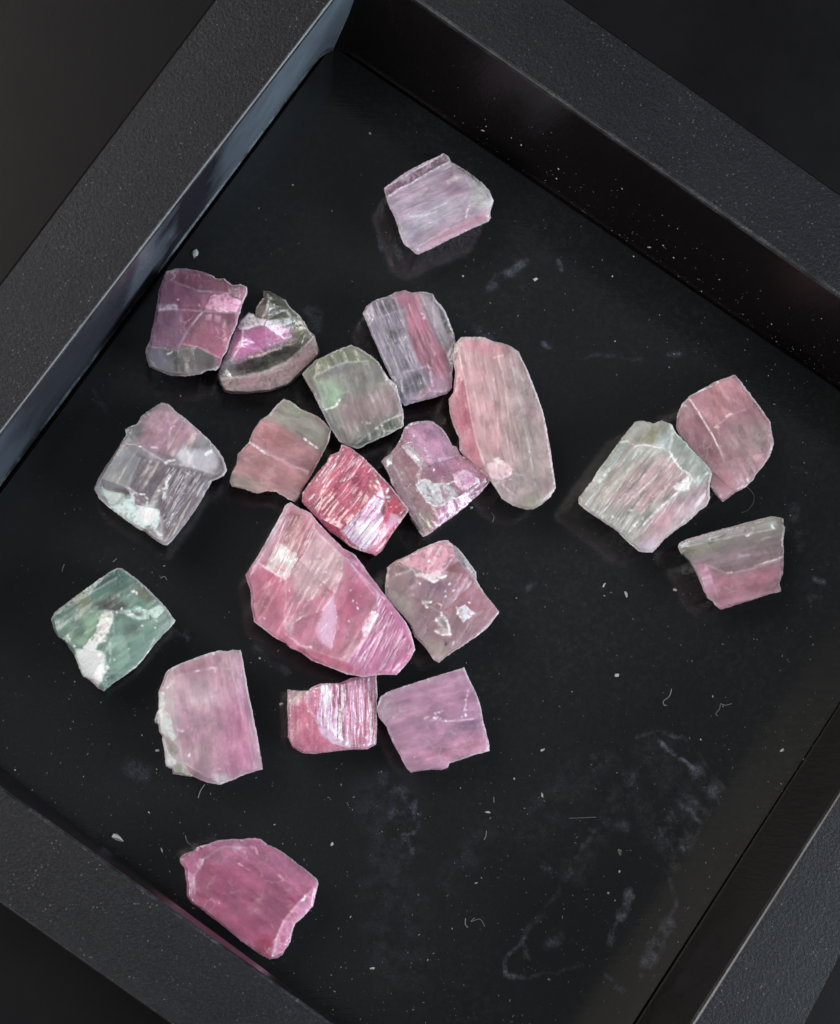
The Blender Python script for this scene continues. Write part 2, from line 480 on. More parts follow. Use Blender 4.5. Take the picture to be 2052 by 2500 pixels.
def crystal(label, o, s, h, out, ridges, base, zones, axis, mat='satin', rise=0.0, amp=1.0, top=1.0, wear_litw=1.0, seed=0, lift=0.0):
    """out: outline in crop pixels; ridges: list of (polyline, height fraction); h in mm"""
    rnd = random.Random(seed * 77 + 5)
    ox, oy = o
    P2 = [(ox + q[0] / s, oy + q[1] / s) for q in out]
    cx = sum(p[0] for p in P2) / len(P2); cy = sum(p[1] for p in P2) / len(P2)
    rad = max(math.hypot(p[0] - cx, p[1] - cy) for p in P2)
    hm = h * 0.001
    v2, z2 = [], []
    for i, (p, q) in enumerate(zip(P2, out)):
        d = ((p[0] - cx) * -0.709 + (p[1] - cy) * 0.705) / rad      # + towards the foot of the camera
        zf = q[2] if len(q) > 2 else 0.915 - 0.06 * d + 0.03 * math.sin(i * 0.9 + seed)
        v2.append(p); z2.append(zf)
    nout = len(v2)
    edges = [(i, (i + 1) % nout) for i in range(nout)]
    for pl, zf in ridges:
        k0 = len(v2)
        for q in pl:
            v2.append((ox + q[0] / s, oy + q[1] / s))
            z2.append((q[2] if len(q) > 2 else 0.94 + (zf - 0.94) * 0.8) + rnd.uniform(-.012, .012))
        edges += [(k0 + i, k0 + i + 1) for i in range(len(pl) - 1)]
    # shoulder: the outline drawn in a little, at nearly full height
    k0 = len(v2)
    ins = []
    prev = None
    for i in range(0, nout):
        p = P2[i]
        f = 1 - 0.040 - 0.012 * math.sin(i * 1.3 + seed * 2)
        q = (cx + (p[0] - cx) * f, cy + (p[1] - cy) * f)
        ok = in_poly(np.array([q[0]]), np.array([q[1]]), P2)[0]
        for pl, zf in ridges:
            for a, b in zip(pl[:-1], pl[1:]):
                A = (ox + a[0] / s, oy + a[1] / s); B = (ox + b[0] / s, oy + b[1] / s)
                if segdist(np.array([q]), A, B)[0] < rad * 0.06: ok = False
        if ok:
            # tilt of the top face
            tz = top * (0.93 + rise * ((q[0] - cx) * 0.7 - (q[1] - cy) * 0.7) / rad) + 0.02 * math.sin(i * 0.5 + seed)
            v2.append(q); z2.append(tz)
            if prev == i - 1: edges.append((len(v2) - 2, len(v2) - 1))
            prev = i
    r = geometry.delaunay_2d_cdt([Vector(p) for p in v2], edges, [], 0, 0.01)
    vv, ff, orig = r[0], r[2], r[3]
    zz = []
    for i, p in enumerate(vv):
        if orig[i]: zz.append(sum(z2[k] for k in orig[i]) / len(orig[i]))
        else:
            dd = sorted(((p - Vector(v2[k])).length, z2[k]) for k in range(len(v2)))[:2]
            zz.append((dd[0][1] + dd[1][1]) / 2)
    V = [unproj(p[0], p[1], hm * zz[i]) for i, p in enumerate(vv)]
    tris = []
    cen = np.array([tuple(sum((vv[i] for i in f), Vector((0, 0))) / len(f)) for f in ff])
    keep = in_poly(cen[:, 0], cen[:, 1], P2)
    for f, kp in zip(ff, keep):
        if not kp: continue
        for k in range(1, len(f) - 1):
            t = (f[0], f[k], f[k + 1])
            a, b, c = (V[i] for i in t)
            if (b - a).cross(c - a).z < 0: t = t[::-1]
            tris.append(t)
    # boundary -> waist -> base
    cnt = {}
    for t in tris:
        for a, b in ((t[0], t[1]), (t[1], t[2]), (t[2], t[0])): cnt[(a, b)] = 1
    bd = [(a, b) for a, b in cnt if (b, a) not in cnt]
    bmap = {}
    for a, b in bd:
        for k in (a, b):
            if k in bmap: continue
            q = vv[k]
            f = 0.955
            V.append(unproj(cx + (q[0] - cx) * 0.965, cy + (q[1] - cy) * 0.965, hm * zz[k] * 0.35)); w = len(V) - 1
            V.append(unproj(cx + (q[0] - cx) * 0.90, cy + (q[1] - cy) * 0.90, 0.0)); g = len(V) - 1
            bmap[k] = (w, g)
    V.append(unproj(cx, cy, 0.0)); cb = len(V) - 1
    base_tris = []
    for a, b in bd:
        (wa, ga), (wb, gb) = bmap[a], bmap[b]
        tris += [(b, a, wa), (b, wa, wb), (wb, wa, ga), (wb, ga, gb)]
        base_tris.append((gb, ga, cb))
    coarse = V
    V, T = refine(V, tris, EDGE)
    nref = len(V)
    # base rings must match the refined rim: fan the base from the open boundary
    cnt = {}
    for t in T:
        for a, b in ((t[0], t[1]), (t[1], t[2]), (t[2], t[0])): cnt[(a, b)] = 1
    for a, b in [(a, b) for a, b in cnt if (b, a) not in cnt]:
        T.append((b, a, cb))
    A = np.array([tuple(v) for v in V])
    PX, PY = project(A)
    X = (PX - ox) * s; Y = (PY - oy) * s         # crop coordinates of every vertex
    # local frame along the crystal axis
    an = math.radians(axis)
    ux, uy = math.cos(an), math.sin(an)
    loc = unproj(cx, cy, 0.0)
    U = ((A[:, 0] - loc.x) * ux + (A[:, 1] - loc.y) * uy) * 1000 + seed * 37.0
    Vv = (-(A[:, 0] - loc.x) * uy + (A[:, 1] - loc.y) * ux) * 1000
    Zm = A[:, 2] * 1000
    AX = np.column_stack([U, Vv, Zm])
    # wear along outline and ridges: scuffs plus edge light put into the colour
    wear_lit = np.zeros(len(A))
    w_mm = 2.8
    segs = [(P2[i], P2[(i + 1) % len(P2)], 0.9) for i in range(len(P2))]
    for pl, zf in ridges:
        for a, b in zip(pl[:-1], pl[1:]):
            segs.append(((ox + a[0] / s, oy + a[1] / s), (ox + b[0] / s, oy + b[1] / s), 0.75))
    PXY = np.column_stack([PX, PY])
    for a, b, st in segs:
        wear_lit = np.maximum(wear_lit, st * np.clip(1.4 - segdist(PXY, a, b) / w_mm, 0, 1))
    wear_lit *= wear_litw
    # ragged lookup of zones
    n1 = np.array([tuple(noise.noise_vector(Vector(tuple(a * 1.1)))) for a in AX])
    n2 = np.array([tuple(noise.noise_vector(Vector(tuple(a * 4.0)))) for a in AX])
    Xw = X + (n1[:, 0] * 3.5 + n2[:, 0] * 2.2) * s
    Yw = Y + (n1[:, 1] * 3.5 + n2[:, 1] * 2.2) * s
    C = np.tile(np.array(lin(base)) / KAL, (len(A), 1))
    clear = np.full(len(A), 0.50); spark = np.zeros(len(A)); dzm = np.zeros(len(A))
    for z in zones:  # some zones put facet shade and highlights into the colour
        kind = z[0]
        if kind == 'p':       # polygon: pts, colour, feather px, weight, clear, dz mm
            _, pts, c, fe, wt, cl, dz = (list(z) + [4, 1.0, None, 0.0][len(z) - 3:])[:7]
            ins = in_poly(Xw, Yw, pts)
            pxy = np.column_stack([Xw, Yw])
            d = np.min([segdist(pxy, pts[i], pts[(i + 1) % len(pts)]) for i in range(len(pts))], axis=0) / s
            sd = np.where(ins, d, -d)
            if fe >= 6: fe *= 1.5
            m = np.clip(0.5 + sd / (2 * max(fe, 0.5)), 0, 1)
            m = m * m * (3 - 2 * m) * wt
            if fe <= 4: m = m * np.clip(0.86 + n2[:, 2] * 0.9 + n1[:, 2] * 0.5, 0.35, 1)
            if dz: dzm += dz * np.clip(0.5 + sd / 3.0, 0, 1)
        elif kind == 'b':     # blob: x, y, rx, ry, angle, colour, weight, clear
            _, bx, by, rx, ry, ba, c, wt, cl = (list(z) + [0.8, None][len(z) - 7:])[:9]
            ca_, sa_ = math.cos(math.radians(ba)), math.sin(math.radians(ba))
            dx, dy = Xw - bx, Yw - by
            d = np.hypot((dx * ca_ - dy * sa_) / rx, (dx * sa_ + dy * ca_) / ry)
            m = np.clip(1.6 - d * 1.2, 0, 1) * wt
        elif kind == 'l':     # healed cracks and painted highlight lines: pts, half width px, colour, weight
            _, pts, lw, c, wt = z[:5]; cl = None
            pxy = np.column_stack([X * .7 + Xw * .3, Y * .7 + Yw * .3])
            d = np.min([segdist(pxy, pts[i], pts[i + 1]) for i in range(len(pts) - 1)], axis=0) / s
            m = np.clip(1.5 - d / (lw * 0.66), 0, 1) * min(1.0, wt * 1.15) * np.clip(0.75 + n2[:, 2] * 1.3, 0.15, 1)
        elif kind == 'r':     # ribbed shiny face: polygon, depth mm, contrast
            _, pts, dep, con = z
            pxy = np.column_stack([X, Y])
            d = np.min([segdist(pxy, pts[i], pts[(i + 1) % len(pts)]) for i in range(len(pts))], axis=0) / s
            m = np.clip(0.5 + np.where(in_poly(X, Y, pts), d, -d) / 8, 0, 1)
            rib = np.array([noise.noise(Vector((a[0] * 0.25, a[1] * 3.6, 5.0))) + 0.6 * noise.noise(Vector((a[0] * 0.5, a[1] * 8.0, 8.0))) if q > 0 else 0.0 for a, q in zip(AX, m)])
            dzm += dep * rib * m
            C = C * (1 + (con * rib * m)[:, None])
            continue
        elif kind == 's':     # painted white glint: x, y, radius px
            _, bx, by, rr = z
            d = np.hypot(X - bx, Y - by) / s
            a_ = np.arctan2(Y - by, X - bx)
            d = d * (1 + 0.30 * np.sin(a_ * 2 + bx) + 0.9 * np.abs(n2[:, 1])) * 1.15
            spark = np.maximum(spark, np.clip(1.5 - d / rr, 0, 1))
            continue
        cc = np.array(lin(c)) / KAL
        C = C * (1 - m[:, None]) + cc * m[:, None]
        if cl is not None: clear = clear * (1 - m) + cl * m
        elif kind == 'l': clear = clear * (1 - m)
    g_ = C.mean(axis=1, keepdims=True)
    C = np.clip(g_ + (C - g_) * 0.86, 0, 0.62) * np.array([1.02, 0.985, 0.965])
    # relief: chips, conchoidal waves and striations on everything but the base
    up = np.clip(A[:, 2] / 0.0006, 0, 1)
    st = np.array([noise.noise(Vector((a[0] * 0.12, a[1] * 2.1, a[2] * 0.4 + 9))) for a in AX])
    big = np.array([noise.fractal(Vector(tuple(a * 0.42)), 1.3, 2.1, 2) for a in AX])
    k = 0.001 * amp
    de = np.min([segdist(PXY, P2[i], P2[(i + 1) % len(P2)]) for i in range(len(P2))], axis=0)
    rimf = np.clip(1.3 - de / 7.0, 0.0, 1)            # chipped only near the broken outline
    A[:, 0] += (n1[:, 0] * 0.06 + n2[:, 0] * 0.085 * rimf) * k * up
    A[:, 1] += (n1[:, 1] * 0.06 + n2[:, 1] * 0.085 * rimf) * k * up
    A[:, 2] += (st * 0.05 + big * 0.13 + n2[:, 2] * 0.012 + n2[:, 2] * 0.05 * rimf) * k * up + dzm * 0.001 * up
    A[:, 2] = np.where(A[:, 2] < 0.00002, 0.00002, A[:, 2])
    L = A - np.array(loc)
    ob = link_mesh('tourmaline_crystal', L, T, M_STONE[mat], None, tuple(loc))
    me = ob.data
    me.shade_smooth()
    me.set_sharp_from_angle(angle=math.radians(28))
    for nm, dat in (('zone', C), ('finish', np.column_stack([clear, wear_lit, spark])), ):
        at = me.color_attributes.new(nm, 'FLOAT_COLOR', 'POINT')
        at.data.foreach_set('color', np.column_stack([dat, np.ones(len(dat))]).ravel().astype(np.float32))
    at = me.attributes.new('axis_mm', 'FLOAT_VECTOR', 'POINT')
    at.data.foreach_set('vector', AX.ravel().astype(np.float32))
    tag(ob, label, 'crystal', 'rough tourmaline crystals lying in the tray')
    return ob

WH = (215, 208, 214)
A1, A2, A3 = (880, 340), (320, 620), (720, 680)

crystal('pale lilac crystal with a dark clear upper edge, alone at the top of the tray', A1, 4.34, 6.0,
 [(255,515),(480,350),(720,225),(880,155),(925,175),(960,240),(1050,290),(1180,380),(1290,460),(1370,550),(1410,650),(1390,730),(1375,760),(1382,830),(1360,870),(1180,950),(950,1060),(750,1160),(620,1218),(585,1205),(560,1180),(470,1120),(430,1040),(400,920),(350,790),(300,700),(270,610)],
 [([(300,606),(500,492),(740,348),(930,246)],.95),([(620,1130),(900,970),(1150,856),(1340,775)],.92),([(1150,700),(1190,560),(1130,420)],.92)],
 (166,148,168),
 [('p',[(265,520),(880,160),(945,240),(500,480),(280,604)],(96,66,88),2,.9,.55),
  ('l',[(265,515),(880,160)],2.5,(190,170,190),.8),('r',[(280,600),(940,250),(1380,800),(620,1210)],.04,.20),('l',[(285,606),(500,488),(740,345),(940,240)],2.2,(200,182,200),.8),
  ('p',[(480,380),(510,370),(520,480),(490,490)],(170,140,165),2,.7),
  ('p',[(600,1215),(900,985),(1150,855),(1370,760),(1385,850),(1180,950)],(202,146,168),8,.95),
  ('p',[(1150,700),(1200,390),(1300,460),(1405,640),(1360,750)],(180,182,182),10,.8),
  ('b',750,830,360,120,25,(172,170,182),.8),('b',520,950,130,120,0,(150,142,165),.6),
  ('p',[(900,430),(990,385),(1060,400),(1000,470),(930,480)],(200,184,200),3,.8),
  ('p',[(800,490),(1000,440),(1120,520),(930,600)],(132,104,124),8,.7,.3),
  ('p',[(820,420),(1080,290),(1130,340),(850,450)],(150,122,142),6,.6),
  ('l',[(1120,830),(1140,740),(1160,700)],3,WH,.6),('l',[(540,820),(700,800),(800,770)],5,(190,186,196),.6),('s',740,882,2.2),
  ('l',[(280,610),(400,920),(450,1080),(600,1215)],4,(185,172,190),.6)],
 27, 'frosted', seed=1)

crystal('dark rose crystal with a clear grey foot, leaning close to the bluish tray wall', A2, 3.472, 7.0,
 [(300,150),(380,125),(480,125),(600,150),(700,185),(720,212),(800,212),(860,265),(930,255),(985,280),(990,330),(960,390),(925,480),(900,590),(880,640),(850,700),(820,800),(770,890),(750,960),(720,985),(650,985),(590,1020),(450,1035),(330,1025),(230,990),(160,955),(130,880),(130,800),(160,740),(190,600),(215,470),(240,300),(270,220)],
 [([(245,458),(450,475),(620,482),(880,500)],.97),([(180,790),(380,820),(560,785),(740,870)],.88),([(620,482),(500,620),(400,800)],.92),([(380,240),(560,310),(830,335)],.9)],
 (142,86,112),
 [('p',[(290,150),(600,140),(860,260),(830,330),(560,310),(380,240),(260,230)],(118,60,86),5,.9,.3),
  ('p',[(250,240),(380,240),(560,320),(450,440),(240,420)],(138,86,116),6,.8),
  ('p',[(630,440),(690,340),(820,335),(940,400),(900,495),(640,475)],(206,146,176),2,1,0,.12),
  ('p',[(225,420),(400,440),(400,480),(225,475)],(186,166,184),2.5,.9,0),
  ('p',[(450,430),(600,430),(600,350),(690,340),(640,450)],(176,112,146),5,.8),
  ('p',[(215,480),(460,480),(440,740),(380,820),(150,800)],(130,92,120),4,.9,.25),
  ('p',[(600,590),(860,600),(820,800),(760,880),(450,760)],(142,80,102),3,.9,.15),
  ('p',[(460,480),(620,480),(500,620),(440,640)],(118,42,76),4,.9,.3),
  ('p',[(130,790),(380,815),(450,780),(560,785),(700,860),(760,960),(590,1025),(330,1035),(160,965)],(98,98,96),5,.95,.55),
  ('b',230,900,130,90,0,(132,130,148),.75),('p',[(840,300),(930,255),(990,290),(940,390),(830,370)],(132,98,114),3,.9,.3),
  ('p',[(635,510),(690,510),(690,560),(635,570)],(196,146,172),1.5,.85),('p',[(705,515),(765,520),(755,580),(705,570)],(196,146,172),1.5,.85),
  ('l',[(520,590),(600,500)],3,(225,180,205),.8),('l',[(450,765),(560,780)],3,(190,140,160),.7),('l',[(300,850),(350,830)],3,WH,.8),
  ('s',400,385,2.5),('s',580,435,2),('s',250,462,2)],
 95, 'satin', seed=2)

crystal('half moon clear crystal with a pink heart and chipped peak, beside the dark rose one', A2, 3.472, 5.0,
 [(1125,312,.7),(1180,315,.75),(1250,360,.7),(1310,390),(1350,450),(1420,510),(1470,580),(1500,640),(1555,690),(1580,770),(1605,850,.3),(1540,930,.18),(1450,1010,.12),(1340,1110,.1),(1170,1165,.1),(1000,1185,.1),(860,1190,.1),(790,1170,.1),(755,1110,.15),(735,1030,.4),(770,930),(800,860),(840,760),(880,650),(930,560),(1000,492,.8),(1040,510),(1060,530),(1060,460),(1090,410),(1130,370)],
 [([(765,1055),(860,1048),(1000,1032),(1160,988),(1320,915),(1440,810),(1545,705)],.98),([(930,640),(1130,600),(1160,560)],1.1),([(950,660),(940,780),(850,900)],1.0),([(1160,560),(1180,420),(1160,340)],1.1),([(900,930),(1150,840),(1350,760)],.78)],
 (112,108,98),
 [('p',[(735,1045),(860,1052),(1000,1036),(1160,992),(1320,920),(1440,815),(1555,705),(1610,850),(1450,1015),(1170,1170),(860,1195),(750,1170)],(142,112,118),2,.95,.12),
  ('p',[(735,1030),(800,1010),(1000,1010),(1160,975),(1310,905),(1430,800),(1460,820),(1320,935),(1160,1005),(1000,1050),(860,1065),(745,1075)],(150,148,138),2,.8,.2),
  ('p',[(880,640),(1160,600),(1350,620),(1340,740),(1180,800),(1080,880),(850,890)],(170,96,144),12,.95,.2),
  ('b',930,830,80,80,0,(188,104,150),.8),('p',[(1000,492),(1060,545),(1160,560),(1130,600),(950,640),(900,620)],(208,192,208),2,.95,0,.15),
  ('p',[(880,940),(1150,830),(1350,760),(1500,740),(1400,860),(1160,975),(950,1020),(790,1000)],(62,62,48),8,.95,.75),
  ('p',[(1130,320),(1310,390),(1500,640),(1550,690),(1440,780),(1350,620),(1200,560),(1150,440)],(100,106,92),6,.9,.65),
  ('p',[(800,870),(900,930),(900,1030),(760,1010)],(140,132,140),6,.8),
  ('l',[(950,650),(945,770)],3.5,(220,195,215),.9),('l',[(1165,400),(1150,480),(1110,550)],4,(190,190,180),.7),('l',[(1200,640),(1215,600),(1250,560)],4,(170,150,140),.7),
  ('l',[(1000,880),(1120,850),(1200,820),(1270,800)],4,(190,165,150),.75),('l',[(1320,770),(1370,765)],3,(170,170,150),.7),
  ('l',[(1270,480),(1320,480),(1350,520)],5,(165,172,170),.7),('l',[(1480,780),(1555,690)],3,(150,150,138),.7),
  ('s',1185,375,4.5),('s',1215,430,2.5),('s',1030,880,2),('s',840,1020,3),('s',1405,625,2.5),('s',915,555,1.8)],
 20, 'glossy', amp=0.85, seed=3)

crystal('grey green crystal with a mint patch, just right of the half moon one', A3, 3.472, 6.2,
 [(62,808),(170,702),(320,620),(480,562),(540,590),(640,650),(710,710),(760,790),(800,850),(860,900),(900,1050),(920,1130),(925,1250),(820,1310),(640,1390),(540,1445),(430,1410),(370,1370),(300,1260),(210,1090),(150,960),(90,860)],
 [([(160,835),(300,760),(420,715),(620,700)],.95),([(520,1400),(740,1225),(900,1155)],.9),([(160,835),(265,1110),(400,1385)],.86),([(760,800),(840,920),(890,1130)],.9)],
 (128,126,120),
 [('p',[(60,810),(170,700),(480,562),(640,650),(720,720),(400,720),(160,835)],(104,114,88),8,.9,.25),
  ('b',560,640,120,60,-20,(112,118,98),.8),('p',[(150,840),(300,870),(430,960),(360,1080),(250,1115),(190,960)],(152,178,152),6,.85),
  ('b',330,900,90,60,0,(150,168,150),.6),('b',400,740,120,50,10,(112,118,120),.6),
  ('p',[(380,1060),(560,1000),(850,900),(900,1100),(700,1180),(430,1290)],(150,126,132),14,.85),
  ('p',[(480,1400),(740,1225),(920,1155),(925,1250),(640,1390),(540,1440)],(78,96,84),4,.85,.5),
  ('p',[(90,850),(150,850),(260,1115),(420,1400),(370,1370),(200,1080)],(120,108,108),3,.8),
  ('b',560,1385,70,40,20,(48,56,48),.8,.6),('b',490,850,30,60,0,(88,88,88),.5),('b',440,780,80,30,0,(110,96,96),.5),
  ('l',[(250,1112),(330,1095),(365,1065),(380,1030)],4,(190,205,188),.75),('l',[(740,1220),(900,1155)],2.5,(150,160,150),.7),('l',[(760,800),(780,850),(820,900)],3,(200,190,195),.7),
  ('l',[(570,1215),(640,1220)],5,(178,168,175),.6),('l',[(690,1270),(790,1290),(860,1280)],4,(165,172,165),.6),('s',820,886,3.2),('s',360,1068,3),('s',740,1245,2),('s',660,345,1)],
 -70, 'satin', seed=4)

crystal('violet grey crystal with a rose stripe down its middle, touching the long pink one', A3, 3.472, 5.8,
 [(580,290),(610,230),(690,180),(780,155),(860,115),(940,100),(980,118),(1060,115),(1120,112),(1170,130),(1195,180),(1240,220),(1280,290),(1310,370),(1350,460),(1362,530),(1345,620),(1340,760),(1330,930),(1280,980),(1180,1010),(1050,1045),(930,1075),(890,1040),(860,930),(800,810),(740,680),(680,540),(620,400)],
 [([(850,160),(940,440),(1040,740),(1160,960)],1.0),([(1170,200),(1190,420),(1290,640)],.92),([(700,260),(790,560),(900,850),(935,1020)],.93)],
 (130,122,140),
 [('p',[(840,150),(940,100),(1070,120),(1120,330),(1200,520),(1290,620),(1320,880),(1200,850),(1080,720),(1030,700),(960,440),(930,260)],(168,106,128),8,.92),
  ('p',[(1050,118),(1200,190),(1290,350),(1365,520),(1300,600),(1200,440),(1080,250)],(148,140,146),10,.85,.3),
  ('p',[(1190,190),(1235,220),(1310,380),(1350,480),(1290,460),(1240,330)],(80,84,88),3,.8,.7),
  ('p',[(770,450),(905,420),(870,560),(800,550)],(82,82,96),4,.8,.5),('p',[(880,680),(990,670),(960,780),(890,790)],(82,82,96),4,.75,.5),
  ('p',[(930,850),(1080,790),(1120,960),(930,980)],(84,84,98),6,.8,.5),('p',[(700,230),(830,170),(820,290),(710,300)],(92,86,104),6,.7,.4),('p',[(880,900),(930,1000),(890,1030)],(88,84,104),3,.7,.5),
  ('p',[(1180,850),(1330,800),(1320,930),(1180,1005),(1000,1040)],(168,128,152),8,.85),
  ('l',[(780,460),(900,850)],3,(165,160,175),.6),('r',[(600,200),(1100,120),(1330,800),(900,1050)],.05,.22),('l',[(880,560),(990,740)],2.5,(170,162,176),.6),('l',[(950,540),(1040,720)],2.5,(172,165,176),.7),('l',[(700,340),(850,280),(930,270)],3,(160,150,168),.5),
  ('l',[(740,570),(960,480)],3,(160,155,170),.4),('l',[(920,800),(1120,740),(1180,770)],3,(165,155,172),.55),('l',[(1080,300),(1100,340)],6,(200,165,185),.7),('l',[(1160,560),(1190,640)],4,(200,150,170),.6),
  ('l',[(1150,800),(1170,900)],6,(196,160,182),.6),('l',[(905,830),(912,960)],4,(172,168,184),.6),('l',[(585,290),(740,640),(850,860)],4,(165,155,180),.7),('l',[(1195,185),(1230,230),(1290,340),(1340,470)],2,(185,185,190),.8),
  ('s',662,350,2.3),('s',1165,880,2),('s',740,690,1)],
 -68, 'satin', seed=5)

crystal('longest crystal, rose along its left side fading to grey green, standing upright in view', (1040,780), 4.23, 6.8,
 [(300,260),(365,180),(500,180),(610,185),(700,225),(830,255),(900,290),(960,330),(1000,420),(1050,520),(1100,650),(1150,780),(1200,920),(1240,1100),(1290,1360),(1320,1560),(1345,1740),(1290,1830),(1200,1910),(1110,1960),(1040,1965),(900,1920),(790,1850),(730,1760),(680,1680),(640,1650),(540,1560),(400,1420),(350,1350),(345,1230),(290,1110),(250,980),(240,820),(285,760),(305,540),(280,400)],
 [([(350,300),(400,600),(470,1000),(520,1250),(620,1530),(690,1650)],.95),([(880,420),(980,900),(1080,1400),(1140,1750)],.96),([(690,1650),(790,1650),(890,1590),(1010,1610)],.93)],
 (184,152,156),
 [('p',[(365,180),(620,185),(830,260),(760,380),(640,430),(560,700),(700,1000),(740,1300),(600,1350),(520,1200),(430,600),(350,300)],(208,156,162),16,.9),
  ('p',[(290,260),(345,360),(430,700),(480,1000),(520,1250),(650,1650),(400,1420),(345,1230),(250,980),(235,820),(300,540)],(194,112,130),4,.95),
  ('b',560,280,200,70,-10,(206,130,146),.7),('b',420,1020,70,120,-10,(176,96,118),.6),
  ('p',[(900,400),(1000,420),(1100,650),(1150,780),(1200,920),(1340,1740),(1110,1960),(900,1920),(900,1650),(920,1450),(900,1200),(890,900)],(152,144,140),34,.9),
  ('b',1050,950,150,100,0,(150,126,132),.6),('p',[(700,1690),(1000,1600),(1280,1750),(1110,1960),(900,1920),(780,1850)],(154,142,142),10,.8),
  ('b',1120,1880,160,80,10,(140,146,128),.7),('b',800,280,120,60,-30,(176,130,138),.6),
  ('p',[(640,1480),(800,1440),(895,1560),(880,1600),(780,1655),(660,1640)],(214,168,176),2.5,.9,0,.1),
  ('p',[(690,1440),(760,1420),(830,1500),(790,1510)],(216,200,188),2,.95,0),('p',[(440,1080),(480,1030),(350,1090),(290,1110)],(170,90,110),3,.4),
  ('l',[(790,1700),(920,1820)],4,(185,165,172),.6),('r',[(350,300),(900,350),(1180,1500),(700,1680)],.03,.14),('l',[(700,1700),(880,1650)],3,(196,166,172),.5),('l',[(330,310),(400,600),(470,1000),(520,1250),(600,1480)],3,(214,158,168),.6),
  ('l',[(700,600),(710,720)],2.5,(215,185,188),.7),('l',[(740,920),(750,1330)],2,(212,172,178),.6),('l',[(600,900),(610,1200)],2,(212,165,172),.5),('l',[(830,1150),(860,1400)],2,(190,170,170),.5),('l',[(960,1200),(980,1420)],2,(172,162,158),.5),
  ('l',[(690,395),(800,370)],3,(210,165,172),.7),('l',[(1100,680),(1200,920),(1330,1700)],2.5,(190,186,182),.6),
  ('s',1140,795,3),('s',1070,1365,2.4),('s',1282,1385,2.2),('s',770,1555,1.8),('s',950,1000,1.8)],
 -80, 'frosted', amp=.8, seed=6)

crystal('whitish crystal with a rosy tip and frosty lower corner, at the left of the group', (200,960), 4.34, 7.2,
 [(840,100),(920,115),(990,190),(1100,270),(1250,400),(1350,500),(1450,610),(1500,690),(1540,820),(1500,880),(1380,930),(1330,1020),(1240,1180),(1130,1340),(1010,1500),(910,1610),(860,1605),(770,1550),(680,1470),(600,1440),(450,1330),(300,1220),(190,1120),(135,1010),(180,900),(260,770),(350,640),(420,520),(470,440),(460,385),(520,350),(580,330),(640,240),(740,170)],
 [([(630,570),(900,740),(1180,775),(1400,850)],1.0),([(620,690),(470,1000),(560,1110),(700,1210),(840,1310),(850,1500)],.95),([(230,1010),(470,1040)],.8),([(900,200),(940,340),(900,640)],.93)],
 (134,132,138),
 [('p',[(840,100),(1000,200),(1260,420),(1100,560),(900,660),(640,560),(600,330),(740,170)],(170,128,146),14,.9),
  ('b',860,150,120,70,0,(138,112,118),.8),('b',930,360,110,60,0,(178,122,156),.6),('b',560,400,100,80,30,(110,112,108),.7),
  ('p',[(560,850),(620,680),(900,740),(1300,820),(1340,1000),(1150,1290),(900,1560),(830,1280),(800,1050),(700,1180),(480,1000)],(98,86,96),8,.9,.4),
  ('l',[(1100,850),(840,1270)],9,(82,62,76),.7),('r',[(900,780),(1340,850),(940,1580),(840,1280)],.08,.6),('l',[(1250,860),(930,1400)],6,(112,104,118),.7),('l',[(1180,850),(860,1400)],5,(128,118,134),.7),('l',[(1320,850),(960,1450)],11,(86,92,88),.5),
  ('p',[(1000,640),(1100,600),(1350,600),(1450,650),(1440,800),(1340,830),(1050,760)],(162,162,172),6,.85,.1),
  ('p',[(1300,640),(1380,600),(1390,630),(1320,670)],(215,228,232),2,.9,0),('p',[(1080,520),(1110,560),(1180,760),(1060,750),(1020,660)],(178,178,184),4,.8),
  ('p',[(420,600),(620,680),(500,1010),(300,980),(290,850)],(140,142,152),5,.85),('p',[(300,830),(400,750),(490,800),(480,950),(360,1000),(290,930)],(128,130,126),4,.6),
  ('p',[(220,1010),(430,1060),(540,1070),(580,1170),(660,1200),(820,1230),(830,1330),(800,1420),(680,1450),(600,1440),(300,1220)],(176,196,192),4,.95,0,.08),
  ('b',690,1290,100,90,0,(206,226,232),.85,0),('b',300,1080,110,40,-25,(190,214,202),.7,0),
  ('p',[(560,1080),(640,1090),(670,1150),(620,1190),(570,1160)],(124,104,116),2,.9,.3,-.1),('l',[(500,1000),(560,1060),(660,1070),(700,1130),(690,1190)],3.5,(206,200,200),.8),
  ('l',[(820,1030),(900,1000),(900,950),(930,880)],5,(214,220,220),.8),('l',[(890,745),(930,715),(980,705)],5,(205,195,200),.8),('l',[(740,575),(800,580)],3,(205,190,205),.7),
  ('l',[(190,1130),(420,1320),(650,1450)],3,(215,205,205),.8),('l',[(860,1110),(880,1060),(860,1040)],4,(190,205,200),.7),('l',[(950,1290),(1010,1270)],3,(190,190,200),.7),('l',[(780,1440),(840,1530)],6,(190,200,205),.7),
  ('p',[(1380,930),(1450,780),(1540,800),(1500,885)],(108,108,106),4,.8,.3),
  ('p',[(680,1420),(740,1380),(720,1440),(690,1460)],(96,72,82),2,.8,.3),('s',398,1085,3.6),('s',300,1075,1.5),('s',625,565,2.2),('s',590,1370,2.5),('s',985,350,2),('s',690,1250,2.2),('s',845,1500,2)],
 60, 'satin', amp=0.85, seed=7)

